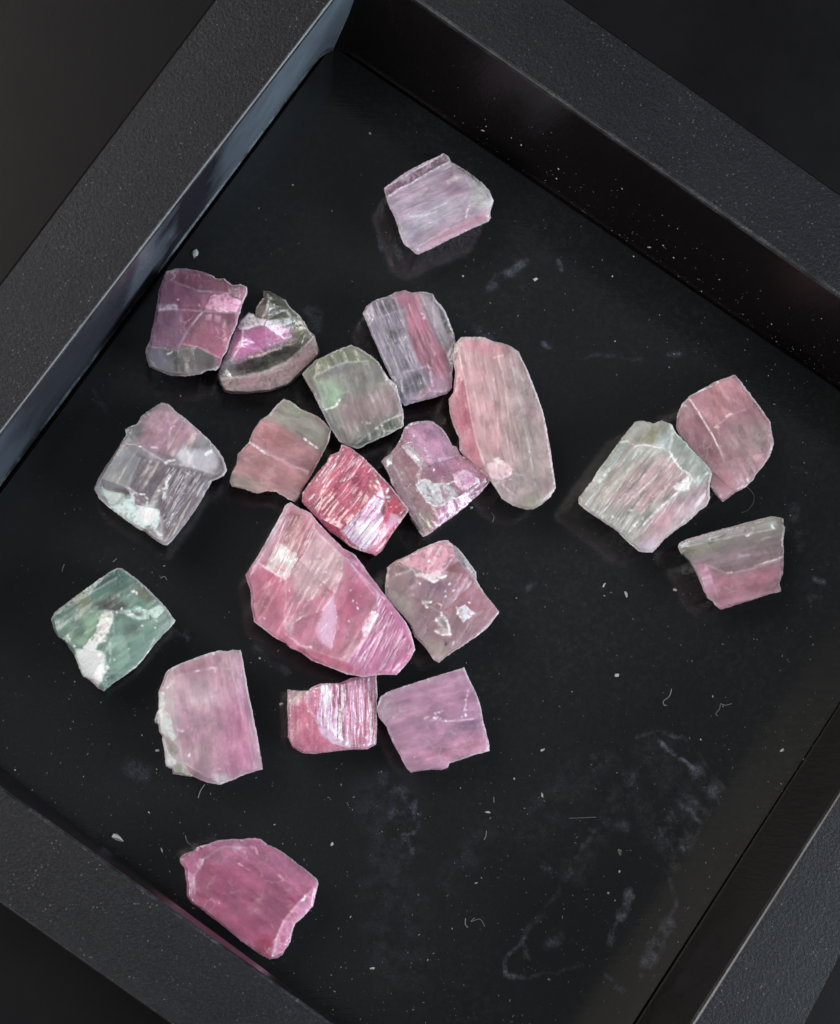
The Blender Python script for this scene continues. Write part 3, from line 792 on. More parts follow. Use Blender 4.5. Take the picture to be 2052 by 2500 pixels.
A8 = (530, 950)
crystal('matt salmon crystal with a grey green band across its upper corner', A8, 3.472, 5.6,
 [(570,82),(620,100),(720,175),(840,225),(920,290),(970,345),(950,440),(890,560),(850,640),(790,750),(720,850),(690,930),(660,955),(600,930),(500,870),(430,865),(340,885),(230,850),(130,825),(105,780),(130,710),(165,640),(180,550),(270,455),(310,350),(370,260),(440,220),(500,140)],
 [([(300,462),(500,575),(640,650),(780,700)],.97)],
 (168,120,126),
 [('p',[(570,82),(980,345),(900,530),(740,430),(600,350),(400,240)],(142,142,132),9,.95),
  ('b',680,170,160,50,-30,(122,134,112),.7),('b',200,800,200,70,-8,(150,140,130),.85),('b',480,400,180,90,-28,(178,118,124),.7),
  ('b',650,900,80,70,0,(172,140,144),.6),('l',[(275,455),(350,502),(430,553)],3.4,(225,210,212),.9),('l',[(430,553),(500,590),(640,670)],2,(190,150,154),.5),
  ('l',[(740,425),(790,455),(855,497)],3.6,(228,222,220),.95),('l',[(105,790),(340,885),(500,870),(660,955)],3,(186,168,166),.6),('l',[(275,455),(180,550),(130,710)],2.5,(186,156,158),.5),
  ('s',755,435,2),('s',380,520,1.5)],
 -28, 'frosted', amp=.8, seed=8)

crystal('bright hot pink wet looking crystal with a silvery striated face, amid the group', A8, 3.472, 6.6,
 [(1060,468),(1120,490),(1220,560),(1340,680),(1480,830),(1560,930),(1625,1020),(1600,1070),(1520,1180),(1440,1300),(1400,1370),(1350,1412),(1290,1390),(1200,1365),(1120,1330),(1040,1260),(960,1210),(860,1100),(770,1010),(725,960),(725,880),(800,780),(860,700),(930,620),(960,560),(1040,530)],
 [([(1070,1195),(1180,1085),(1400,840)],1.0),([(1040,560),(900,840),(820,980)],.9),([(1130,1285),(1240,1350),(1350,1310),(1430,1130)],.92),([(1430,940),(1440,1050),(1540,1080)],.9)],
 (184,84,112),
 [('p',[(725,880),(960,590),(1060,520),(980,760),(880,960),(800,1010)],(200,112,128),8,.85),
  ('b',1130,720,70,220,35,(150,58,94),.7),('b',1080,620,120,60,-40,(176,84,112),.6),('b',960,1040,140,70,-40,(176,84,112),.5),
  ('p',[(770,1010),(860,1060),(1070,1200),(1130,1290),(1240,1370),(1200,1375),(1040,1270)],(168,62,96),4,.8),
  ('p',[(1055,1200),(1180,1090),(1330,900),(1420,940),(1400,1030),(1420,1130),(1350,1320),(1230,1372),(1130,1290)],(196,160,196),4,.95,0,.08),
  ('b',1260,1220,90,160,38,(212,190,226),.8,0),('p',[(1480,1060),(1560,1100),(1420,1260),(1370,1310),(1420,1150)],(214,152,178),5,.85,0),
  ('l',[(1110,1280),(1250,1120),(1340,1000)],2.2,(120,80,120),.8),('r',[(1055,1200),(1330,900),(1420,940),(1420,1130),(1350,1320),(1230,1372)],.16,1.0),('r',[(1060,480),(1340,680),(1100,1150),(800,1000)],.08,.25),('l',[(1170,1310),(1330,1080)],2,(140,100,140),.6),('l',[(1300,1340),(1430,1100),(1500,1020)],3,(190,80,110),.9),('l',[(1190,1180),(1300,1000)],2,(150,100,140),.5),('l',[(1230,1350),(1380,1060)],2,(160,110,150),.5),
  ('p',[(1430,940),(1500,900),(1620,1020),(1500,1060),(1440,1050)],(204,74,100),5,.85),
  ('l',[(1050,1200),(1120,1320),(1240,1378),(1340,1340),(1400,1290)],3,(228,150,165),.7),('p',[(1280,1370),(1420,1280),(1440,1300),(1350,1412)],(206,96,116),4,.8),
  ('l',[(840,780),(960,610)],2.4,(240,190,200),.85),('l',[(780,940),(825,890)],2.6,(250,215,220),.95),('l',[(990,1110),(1020,1080)],2.2,(240,180,195),.9),('l',[(955,800),(1010,735)],3,(230,160,175),.7),('l',[(870,770),(930,700)],2,(235,170,185),.7),
  ('l',[(1200,650),(1100,860)],3,(206,112,140),.5),('s',1360,785,4.5),('s',1445,860,4.5),('s',1385,890,5),('s',1450,915,5.5),('s',1455,950,3),('s',1345,830,2.2),('s',1560,1050,2.6),('s',1475,1000,2.2),('s',1520,1000,1.6),('s',1140,958,2),('s',1210,1355,2.2),('s',985,990,1.6)],
 53, 'glossy', amp=0.8, seed=9)

crystal('mauve crystal with a white rimmed hollow, wedged beside the foot of the longest one', (880,1000), 4.822, 6.4,
 [(520,210),(590,160),(700,135),(770,125),(860,150),(950,210),(1020,300),(1080,415),(1140,440),(1180,530),(1280,610),(1400,680),(1510,770),(1520,860),(1440,960),(1320,1060),(1220,1160),(1080,1270),(950,1350),(840,1450),(740,1500),(700,1450),(600,1290),(540,1130),(440,1000),(370,870),(340,760),(290,680),(250,610),(280,575),(350,520),(420,440),(480,330)],
 [([(510,425),(720,690),(680,890),(790,1080),(930,1145),(1240,980),(1420,880)],1.0),([(600,380),(750,590)],1.05),([(380,640),(540,950),(700,1250),(760,1420)],.85)],
 (152,116,132),
 [('p',[(520,210),(770,120),(950,210),(1080,415),(1200,600),(1100,740),(900,640),(760,580),(560,360)],(188,140,172),10,.9),
  ('b',900,280,100,70,-30,(150,120,150),.6),('p',[(1150,500),(1280,610),(1510,770),(1500,880),(1400,860),(1320,720),(1100,740),(1080,560)],(182,116,146),8,.85),
  ('p',[(260,600),(480,430),(720,690),(670,880),(800,1100),(940,1160),(830,1450),(740,1500),(540,1130),(350,750)],(138,108,116),6,.92,.2),
  ('b',760,1330,90,150,30,(146,138,132),.8),('b',330,600,80,90,30,(128,122,118),.7),('l',[(520,560),(640,800)],7,(126,70,82),.5),('l',[(380,870),(760,1470)],4.5,(84,68,80),.7),('l',[(620,1150),(780,1450)],5,(160,140,140),.4),
  ('p',[(490,425),(590,390),(750,590),(720,690),(560,505)],(168,164,174),2,.92,.1,-.15),('l',[(600,385),(760,590),(830,680)],3,(104,64,88),.8),('l',[(500,430),(560,510),(720,695)],2.5,(205,195,205),.8),
  ('p',[(590,300),(660,280),(820,470),(850,620),(780,590)],(214,166,190),8,.6),
  ('b',930,730,95,80,0,(128,84,112),.9,.2),('p',[(1090,760),(1210,710),(1310,720),(1400,840),(1240,950),(1120,890)],(198,166,192),4,.9,.05,.1),('b',1280,830,60,50,0,(172,104,150),.7),
  ('p',[(940,1140),(1250,1000),(1510,850),(1440,960),(1220,1160),(1080,1270),(840,1450),(900,1300)],(176,120,156),5,.85),
  ('p',[(665,890),(720,835),(800,830),(860,880),(1020,880),(1100,930),(1180,990),(1080,1050),(960,1130),(880,1120),(790,1080)],(178,186,190),2,.95,.05,-.35),
  ('p',[(950,930),(1060,1000),(1000,1045),(960,1030)],(150,84,130),2,.85,0),('p',[(770,870),(850,950),(840,980),(800,930)],(122,118,124),2,.8),('p',[(1090,900),(1180,930),(1260,970),(1140,1000)],(160,120,148),4,.6),
  ('l',[(665,890),(720,835),(800,830),(860,880),(1020,880),(1110,840)],3.2,(222,226,228),.9),('l',[(665,890),(790,1080),(880,1130),(960,1130),(1080,1050),(1250,1010),(1400,880),(1390,820)],3.2,(220,214,226),.85),
  ('l',[(940,930),(960,1060)],3,(215,222,226),.8),('l',[(860,960),(940,940)],3,(215,222,226),.7),('l',[(900,1380),(950,1250),(1050,1180)],3,(220,190,212),.6),('l',[(1340,1040),(1100,1240),(900,1370)],3,(224,180,206),.7),
  ('s',650,550,4),('s',690,590,3.5),('s',630,310,3.6),('s',790,548,3),('s',770,480,3),('s',868,710,3),('s',1235,1075,3.5),('s',1290,1075,3.2),('s',905,1362,2.8),('s',930,1275,2.5),('s',970,790,1.5),('s',1160,640,2),('s',760,450,2),('s',1125,850,2.4),('s',345,620,1.8)],
 -58, 'glossy', amp=0.9, seed=10)

A11 = (1380, 890)
crystal('pale greenish striated crystal leaning on a pink one at the right of the tray', A11, 3.215, 6.6,
 [(550,450),(610,440),(690,465),(760,440),(840,470),(870,540),(950,620),(1050,720),(1150,830),(1155,860),(1135,930),(1135,1060),(1110,1110),(1050,1150),(960,1240),(870,1300),(780,1370),(690,1475),(580,1465),(500,1400),(400,1300),(280,1220),(170,1150),(105,1090),(110,1040),(180,960),(270,820),(380,670),(460,560)],
 [([(540,630),(700,640),(820,680),(920,840),(990,900)],.98),([(990,900),(860,1040),(620,1260)],.96),([(500,640),(330,860),(230,1000)],.9)],
 (162,162,155),
 [('p',[(300,1060),(520,800),(840,740),(950,870),(860,1020),(640,1120),(480,1130)],(166,142,144),14,.85),
  ('l',[(780,740),(480,1080)],9,(168,138,142),.6),('r',[(540,640),(850,700),(980,880),(640,1400),(130,1100)],.06,.30),('l',[(860,780),(580,1140)],9,(170,134,140),.7),('l',[(420,840),(290,1010)],9,(148,124,122),.6),('l',[(640,700),(300,1080)],5,(150,150,138),.7),('l',[(540,780),(330,1000)],6,(180,182,174),.6),
  ('p',[(600,1300),(760,1130),(980,980),(1130,900),(1130,1080),(870,1300),(690,1470),(560,1400)],(178,152,160),10,.9),('b',640,1430,90,50,20,(186,166,190),.7),
  ('b',780,1200,130,60,40,(184,142,152),.6),('p',[(460,570),(500,620),(330,860),(255,850)],(116,134,124),4,.85,.3),('p',[(500,500),(600,450),(600,580),(480,620)],(160,166,158),6,.6),
  ('p',[(840,560),(870,540),(1150,830),(1100,900),(960,850),(830,690)],(154,164,156),3,.9),('p',[(570,600),(690,470),(770,460),(700,630)],(142,140,112),8,.75),
  ('p',[(740,560),(860,500),(860,620),(800,680),(700,640)],(184,200,198),7,.7),('l',[(550,640),(640,635),(780,660)],2.8,(205,210,202),.7),
  ('l',[(820,680),(850,740),(900,810),(970,860),(1000,900),(960,970)],3,(212,216,212),.85),('p',[(845,960),(900,920),(970,880),(965,980),(880,1005)],(212,218,216),3,.9,0,.1),
  ('l',[(620,1250),(740,1130),(880,1010)],3.2,(222,224,222),.9),('l',[(660,930),(540,1050)],2,(210,205,200),.7),('l',[(740,850),(460,1110)],2,(205,190,186),.6),('l',[(900,860),(560,1200)],2,(200,170,172),.6),('l',[(840,880),(700,1060)],2,(200,165,168),.5),
  ('l',[(350,820),(270,920)],6,(190,205,192),.7),('l',[(440,610),(490,600)],4,(200,214,208),.7),('l',[(500,1310),(570,1240)],4,(205,210,208),.7),('l',[(105,1095),(400,1300),(580,1465),(690,1475)],3,(195,186,190),.6),('l',[(870,540),(1150,830)],2.5,(190,198,192),.6),('l',[(830,470),(850,560),(820,650)],5,(196,208,206),.6),
  ('s',520,1145,4),('s',375,1195,4),('s',610,1210,3),('s',550,1270,2.4),('s',500,1190,2.4),('s',765,635,2.2),('s',725,632,2),('s',655,930,1.6),('s',1150,805,2.2)],
 52, 'satin', seed=11)

crystal('dusty pink crystal with a pale line across it, behind the greenish striated one', A11, 3.215, 6.4,
 [(1335,78),(1400,160),(1470,250),(1540,350),(1610,450),(1625,540),(1640,610),(1620,690),(1560,790),(1500,860),(1480,900),(1420,960),(1330,1010),(1240,1080),(1200,1040),(1140,960),(1130,870),(1155,850),(1100,780),(1000,680),(900,560),(872,500),(880,390),(920,310),(980,245),(1080,190),(1190,130),(1280,100)],
 [([(990,275),(1120,490),(1200,640),(1250,760)],.97),([(1180,490),(1290,400),(1430,345)],.95)],
 (160,118,126),
 [('p',[(980,260),(1335,78),(1480,260),(1440,340),(1280,400),(1150,480)],(180,128,138),8,.9),
  ('p',[(870,400),(980,270),(1190,640),(1250,760),(1150,850),(1000,680),(880,500)],(142,98,110),4,.9),('b',940,370,60,70,0,(160,130,136),.6),
  ('b',1420,590,170,150,0,(154,132,134),.75),('b',1560,560,80,150,15,(144,126,128),.6),('b',1230,950,120,120,0,(164,116,128),.6),('b',1120,700,80,100,-40,(138,96,102),.6),
  ('p',[(1400,160),(1440,230),(1620,480),(1560,440)],(150,84,106),3,.7),
  ('l',[(975,265),(1050,380),(1120,490),(1160,560),(1200,640)],2.8,(208,180,184),.9),('l',[(1265,408),(1310,385)],3.2,(205,175,178),.9),('l',[(1175,495),(1210,492)],3.2,(200,172,176),.8),('l',[(1200,640),(1260,750)],2.5,(180,142,148),.5),
  ('l',[(920,315),(960,330)],4,(185,170,172),.6),('s',1435,905,4),('s',1440,915,3)],
 -58, 'frosted', amp=.8, seed=12)

crystal('wedge shaped crystal, grey green above and rose below, lowest of the three at the right', (1620,1230), 5.425, 5.2,
 [(190,570),(210,520),(320,465),(600,385),(900,305),(1180,230),(1430,165),(1520,175),(1590,195),(1590,270),(1615,320),(1590,480),(1595,700),(1585,930),(1540,1050),(1560,1150),(1550,1165),(1450,1185),(1200,1265),(1000,1330),(770,1400),(700,1360),(640,1280),(580,1250),(540,1150),(480,1010),(420,890),(340,760),(230,650)],
 [([(560,800),(860,925),(1200,855),(1540,735)],.97),([(330,570),(700,480),(1100,400),(1500,330)],.9),([(560,800),(640,1000),(720,1240)],.9)],
 (138,120,126),
 [('p',[(200,540),(1430,165),(1600,250),(1590,420),(1200,480),(700,600),(380,740)],(124,124,114),16,.9,.15),
  ('b',330,580,150,100,20,(118,118,100),.7),('b',1480,240,120,80,10,(136,142,128),.7),('b',1000,420,250,60,13,(128,112,116),.6),
  ('p',[(440,800),(760,950),(1000,935),(1300,830),(1590,770),(1540,1050),(1560,1150),(770,1400),(640,1280),(540,1150)],(172,112,132),16,.95),
  ('b',1000,720,300,90,10,(140,120,130),.6),('b',950,1050,180,110,10,(148,98,114),.7),('b',1000,1280,420,60,14,(192,130,152),.75),
  ('b',620,495,80,26,12,(66,70,66),.9,.5),('b',780,425,60,14,18,(90,84,84),.7,.4),('p',[(470,780),(560,800),(700,980),(745,1130),(640,1230),(540,1100)],(186,128,156),7,.85),
  ('l',[(1275,802),(1370,770),(1480,735),(1575,706)],2.4,(226,200,208),.95),('l',[(860,915),(905,912)],3.2,(200,170,182),.8),('l',[(900,905),(1180,855),(1270,805)],1.8,(190,152,166),.5),
  ('l',[(760,420),(560,480)],3,(175,160,155),.5),('l',[(1150,390),(1180,330)],6,(160,165,155),.6),('l',[(1020,690),(1130,685)],3,(176,160,168),.6),('l',[(1220,255),(1320,235)],3,(185,180,172),.6),('l',[(1300,470),(1420,440)],2.4,(165,155,155),.5),
  ('s',1455,312,5),('s',1440,290,3),('s',1125,418,3.4),('s',1100,425,2.5)],
 14, 'satin', amp=.8, seed=13)

crystal('largest crystal, broad pink block with chipped facets and a shiny ribbed end', (560,1200), 3.472, 8.5,
 [(480,115),(520,92),(600,140),(690,180),(760,270),(860,380),(960,480),(1060,530),(1120,610),(1200,720),(1280,830),(1340,910),(1420,1010),(1500,1110),(1540,1190),(1575,1340),(1530,1430),(1470,1500),(1420,1552),(1280,1552),(1130,1572),(1000,1550),(850,1490),(700,1430),(600,1360),(520,1325),(470,1280),(390,1240),(300,1170),(210,1105),(190,980),(185,860),(140,710),(220,580),(300,450),(370,320),(430,210)],
 [([(300,630),(400,700),(480,745),(600,590),(740,340)],.88),([(740,340),(980,560),(1255,850),(1265,1050),(1160,1240),(1000,1440)],1.0),([(480,745),(470,1150),(600,1300),(780,1370),(1000,1440)],.93),([(520,200),(470,330),(330,600)],.80),([(800,1000),(900,870),(960,700)],1.0)],
 (184,116,142),
 [('p',[(440,180),(520,100),(700,220),(745,340),(600,590),(480,750),(300,640),(380,360)],(198,144,154),8,.9),
  ('p',[(480,115),(430,210),(220,580),(300,600),(420,340),(500,200),(600,170)],(186,130,142),8,.7),
  ('p',[(740,340),(870,400),(970,580),(950,740),(800,820),(700,900),(540,840),(540,720),(600,590)],(172,142,150),10,.9,.2),
  ('p',[(140,710),(300,640),(480,750),(540,840),(470,1110),(480,1200),(210,1105),(185,860)],(182,104,130),8,.85),('b',370,740,60,50,-30,(176,78,112),.8),('b',310,960,90,80,0,(160,90,112),.5),
  ('p',[(1000,530),(1060,530),(1340,910),(1270,900),(1200,840),(1000,620)],(172,112,146),8,.8),
  ('p',[(1270,850),(1330,900),(1500,1110),(1575,1340),(1420,1552),(1130,1572),(1000,1460),(1160,1240),(1270,1050)],(160,94,132),6,.92,.15),('b',1460,1350,90,120,20,(152,88,118),.5),
  ('p',[(300,1170),(470,1200),(620,1320),(850,1380),(1000,1460),(1130,1570),(850,1490),(520,1325)],(188,94,122),6,.88),
  ('p',[(300,640),(385,470),(440,430),(580,530),(570,610),(490,745),(400,700)],(226,180,182),5,.85,0,.06),('p',[(395,530),(440,470),(500,520),(480,590),(410,570)],(246,214,206),3,.9,0),('p',[(490,580),(540,540),(575,590),(540,640),(490,620)],(246,216,208),3,.9,0),  # pale block is a painted highlight
  ('l',[(520,210),(400,450),(300,620)],2.2,(160,100,112),.7),('r',[(440,180),(700,220),(745,340),(480,750),(300,640)],.14,.45),('r',[(1270,850),(1575,1340),(1420,1552),(1000,1460)],.09,.45),('l',[(650,260),(570,420),(490,560)],2.4,(156,96,110),.8),('l',[(740,350),(640,520),(560,620),(490,740)],2.6,(140,84,100),.8),('l',[(480,250),(360,500)],2,(168,110,120),.6),
  ('l',[(310,590),(400,640),(490,680)],2,(168,104,112),.6),('l',[(300,640),(400,700),(480,745)],3,(228,180,184),.7),
  ('p',[(465,1110),(550,1100),(545,1190),(480,1190)],(196,168,180),4,.85),('p',[(790,1010),(880,890),(920,1100),(860,1330),(790,1300),(735,1180)],(190,156,184),7,.85,0,.06),
  ('p',[(1120,1180),(1210,1000),(1262,1040),(1190,1190),(1130,1240)],(208,186,200),3,.92,0,.1),('p',[(930,1430),(1080,1180),(1110,1250),(1010,1440)],(206,152,172),4,.8),('p',[(540,690),(600,600),(612,630),(570,740)],(202,170,180),3,.85),
  ('p',[(560,980),(640,880),(670,880),(590,990)],(196,160,176),3,.75),('p',[(840,660),(950,680),(980,740),(880,800)],(190,152,166),6,.6),('p',[(280,800),(340,830),(360,890),(300,860)],(192,136,154),4,.7),
  ('b',1040,950,110,170,-20,(182,88,126),.75),('l',[(1100,1430),(1240,1250),(1350,1110)],3.4,(206,158,190),.85),('l',[(1180,1400),(1300,1200)],2,(190,136,170),.6),('l',[(1380,1530),(1445,1465)],3.4,(214,156,184),.85),('l',[(1000,1450),(1200,1180),(1310,1070)],2.6,(196,140,168),.7),
  ('l',[(1430,1310),(1490,1240)],2.2,(216,150,176),.8),('l',[(700,910),(800,760)],3,(206,176,186),.8),('l',[(580,1090),(640,1040)],2.4,(214,164,180),.7),('l',[(690,1160),(730,1060)],2,(206,150,168),.6),('l',[(780,1180),(830,1120)],2.2,(226,196,216),.8),('l',[(480,1200),(600,1310),(700,1320)],4,(214,150,164),.7),
  ('l',[(720,580),(720,620)],2,(200,176,180),.6),('l',[(1000,560),(1100,700),(1250,900)],2.5,(196,140,168),.5),('l',[(210,1105),(470,1280),(700,1430),(1000,1550)],3,(206,136,152),.6),
  ('s',1050,925,3.2),('s',1090,990,3.5),('s',1015,1100,2.5),('s',1030,840,2.5),('s',1085,945,2),('s',1120,890,1.8),('s',1240,1020,3),('s',510,842,2.6),('s',820,682,2.2),('s',440,510,3.5),('s',520,590,3.5),('s',480,410,2.2),('s',690,1315,2.5),('s',300,1075,2.2),('s',560,575,2)],
 62, 'satin', amp=0.8, seed=14)

crystal('greyish rose crystal speckled with white flakes, right of the largest one', (900,1290), 4.822, 6.4,
 [(830,150),(930,140),(990,190),(1060,240),(1140,340),(1220,450),(1265,510),(1270,600),(1320,700),(1420,830),(1500,930),(1540,985),(1480,1070),(1380,1190),(1240,1290),(1100,1390),(1000,1450),(900,1520),(830,1580),(770,1550),(700,1440),(620,1350),(540,1270),(500,1150),(400,1020),(290,920),(200,800),(195,690),(210,560),(225,460),(290,400),(450,325),(650,225)],
 [([(330,540),(520,490),(700,590),(880,500),(1010,330)],1.0),([(640,880),(860,990),(930,1080),(960,1280)],.95),([(1080,380),(1200,540),(1240,640)],.88)],
 (148,116,126),
 [('p',[(200,500),(400,560),(560,900),(560,1270),(200,800)],(136,118,118),16,.85,.15),('p',[(900,400),(1020,330),(1500,940),(1250,1020),(950,900),(1000,600)],(150,98,116),16,.85,.15),
  ('b',1000,480,80,90,0,(128,84,88),.7),('b',1250,800,150,60,-45,(156,116,134),.6),('b',800,700,160,90,0,(130,96,120),.6),('b',900,920,90,60,0,(136,76,96),.6,.2),
  ('p',[(300,400),(830,150),(940,140),(1000,200),(1015,320),(930,360),(870,440),(890,500),(700,570),(520,470)],(190,136,154),4,.95,.05,.15),
  ('p',[(225,450),(360,380),(520,470),(660,560),(520,600),(380,540),(240,560)],(150,130,132),6,.8),
  ('p',[(540,1250),(850,1330),(1010,1450),(830,1580),(700,1440)],(136,126,116),10,.85,.2),('b',400,900,150,120,-40,(134,124,118),.6),
  ('p',[(500,470),(560,530),(660,540),(820,500),(915,555),(850,590),(780,635),(680,610),(560,560)],(200,182,190),4,.8,0,.08),('p',[(400,370),(480,330),(500,370),(430,400)],(196,184,190),3,.6),
  ('p',[(1030,920),(1130,902),(1180,940),(1262,985),(1190,1050),(1120,1105),(1085,1060),(1040,1020)],(186,188,198),2,.98,0,.12),('b',1290,1000,60,20,20,(168,146,158),.6),
  ('p',[(770,1080),(860,1000),(930,1080),(975,1260),(850,1280),(780,1210),(860,1170)],(178,172,170),3,.8,.05),('l',[(860,1010),(930,1100),(965,1250),(860,1260),(790,1210)],4,(212,208,206),.8),('p',[(840,1060),(900,1060),(940,1180),(880,1160)],(60,62,60),3,.6,.3),
  ('l',[(850,980),(860,900),(800,880)],3,(196,170,180),.7),('l',[(640,860),(690,930),(670,860),(740,870)],5,(190,186,182),.7),('l',[(700,900),(780,870)],4,(70,40,56),.5),
  ('p',[(885,1310),(930,1330),(935,1375),(900,1380)],(16,16,16),2,.9,0),('p',[(960,1340),(1020,1330),(1010,1390),(950,1390)],(190,180,176),4,.6),
  ('p',[(1015,210),(1060,240),(1265,510),(1265,590),(1200,540),(1080,400),(1020,310)],(132,136,140),4,.85,.4),('p',[(1085,380),(1110,390),(1150,450),(1120,440)],(34,26,34),2,.85,.3),('b',1235,515,16,14,0,(40,48,48),.8,.3),
  ('l',[(1140,370),(1170,450),(1250,560)],4,(170,172,180),.7),('l',[(640,540),(760,630),(820,580),(910,560)],4,(224,208,214),.8),('l',[(290,565),(380,545)],3,(196,166,160),.6),('l',[(320,430),(390,450)],4,(190,150,140),.5),
  ('l',[(600,650),(560,620)],5,(170,150,156),.6),('l',[(460,700),(560,680)],8,(165,145,152),.5),('l',[(490,790),(530,780)],6,(178,150,158),.6),('l',[(770,1550),(540,1270)],3,(180,172,162),.6),('l',[(1540,985),(1240,1290),(1000,1450),(830,1580)],2.5,(170,150,152),.6),
  ('s',710,387,3.6),('s',955,655,4),('s',1005,735,3.2),('s',905,800,3.2),('s',1185,870,3),('s',1050,1000,3),('s',800,1080,4),('s',735,870,2.8),('s',860,990,2.6),('s',1000,1350,3.4),('s',610,650,2.6),('s',770,630,3.2),('s',690,930,2.6),('s',905,740,2),('s',960,1250,3)],
 60, 'satin', amp=0.85, seed=15)

crystal('dark green crystal with a white frosted streak, the only green one, far left', (100,1360), 4.568, 6.8,
 [(855,125),(900,130),(1000,190),(1100,270),(1200,360),(1320,480),(1400,570),(1500,710),(1440,790),(1340,890),(1250,1000),(1150,1130),(1060,1230),(940,1320),(800,1410),(710,1490),(640,1460),(550,1370),(480,1340),(430,1240),(380,1100),(320,1010),(270,940),(190,890),(140,790),(118,690),(150,620),(220,565),(350,470),(500,360),(680,230),(780,160)],
 [([(805,640),(815,850),(720,1080),(660,1380)],.97),([(560,610),(790,605),(1000,640)],.95),([(260,610),(560,400),(850,225)],.90)],
 (98,132,120),
 [('p',[(200,575),(855,125),(1000,190),(960,330),(620,430),(360,600),(130,690)],(58,100,90),8,.9,.5),('b',760,250,160,60,33,(40,72,66),.6,.5),('b',620,300,180,14,33,(92,126,118),.6),
  ('b',470,510,90,110,20,(96,112,72),.7),('b',1150,420,110,70,-30,(92,86,70),.75),('b',260,660,110,50,15,(86,118,102),.6),
  ('p',[(540,520),(800,440),(980,520),(960,560),(800,640),(700,590)],(46,56,54),6,.85,.5),('b',420,720,90,50,0,(58,76,72),.6,.3),
  ('p',[(820,720),(1230,640),(1490,710),(1100,1160),(950,1310),(1000,1000),(860,870)],(108,142,130),12,.85,.3),('b',1000,800,110,90,0,(78,88,86),.7,.3),('p',[(1200,600),(1400,580),(1495,710),(1400,800),(1300,720)],(120,140,132),8,.8),
  ('p',[(470,640),(690,610),(600,850),(480,1000),(330,960),(300,860),(480,860)],(138,170,144),8,.85),('b',440,850,60,40,0,(96,126,92),.6),
  ('p',[(740,900),(910,870),(990,1040),(1000,1150),(860,1300),(760,1290),(740,1100)],(134,168,154),5,.85),('p',[(840,900),(910,870),(980,1030),(880,1070)],(140,168,156),3,.8),
  ('p',[(400,1040),(560,1000),(720,1080),(710,1300),(640,1450),(480,1340),(430,1240),(385,1100)],(200,208,198),5,.95,0),
  ('p',[(690,630),(800,610),(812,700),(780,760),(720,940),(640,960),(600,1050),(550,1060),(470,1000),(600,850),(620,760)],(208,204,200),3,.95,0,.15),('b',690,790,22,60,20,(180,168,172),.7),
  ('p',[(640,1100),(690,1070),(690,1120),(640,1140)],(216,222,214),2,.9,0),('p',[(700,590),(790,600),(800,650),(690,660)],(168,170,166),4,.7),
  ('p',[(920,600),(1100,540),(1200,600),(1320,520),(1390,570),(1280,680),(1200,640),(1190,700),(1060,690),(960,660)],(166,192,182),4,.9,0,.1),('b',1080,630,60,28,0,(70,86,80),.8,.3),
  ('l',[(970,650),(1030,640),(1080,690),(1180,690)],3.5,(196,212,204),.7),('l',[(300,870),(330,940),(380,1000)],3,(180,200,188),.6),('l',[(1290,600),(1260,680),(1300,720)],3,(160,182,172),.6),('l',[(560,590),(660,540)],2.5,(110,124,116),.7),('l',[(700,1300),(780,1290),(860,1310),(940,1270)],3,(150,168,158),.5),
  ('l',[(770,950),(780,1130),(760,1180)],4,(168,188,184),.6),('b',760,1370,100,40,35,(66,92,82),.7,.3),('l',[(380,1100),(430,1240),(480,1340)],3.5,(205,198,188),.7),('l',[(1500,710),(1150,1130),(940,1320)],2.5,(140,150,140),.5),
  ('s',1035,385,4.5),('s',1070,400,4),('s',745,1230,6),('s',715,1280,5),('s',735,1250,4),('s',825,1145,3.2),('s',375,1000,3.4),('s',325,915,3),('s',900,575,3),('s',850,615,3),('s',995,610,2.8),('s',660,1090,4),('s',1130,765,2.5),('s',1275,790,2.5),('s',870,430,2.2),('s',985,1025,1.8),('s',600,1160,2)],
 33, 'satin', amp=0.9, seed=16)

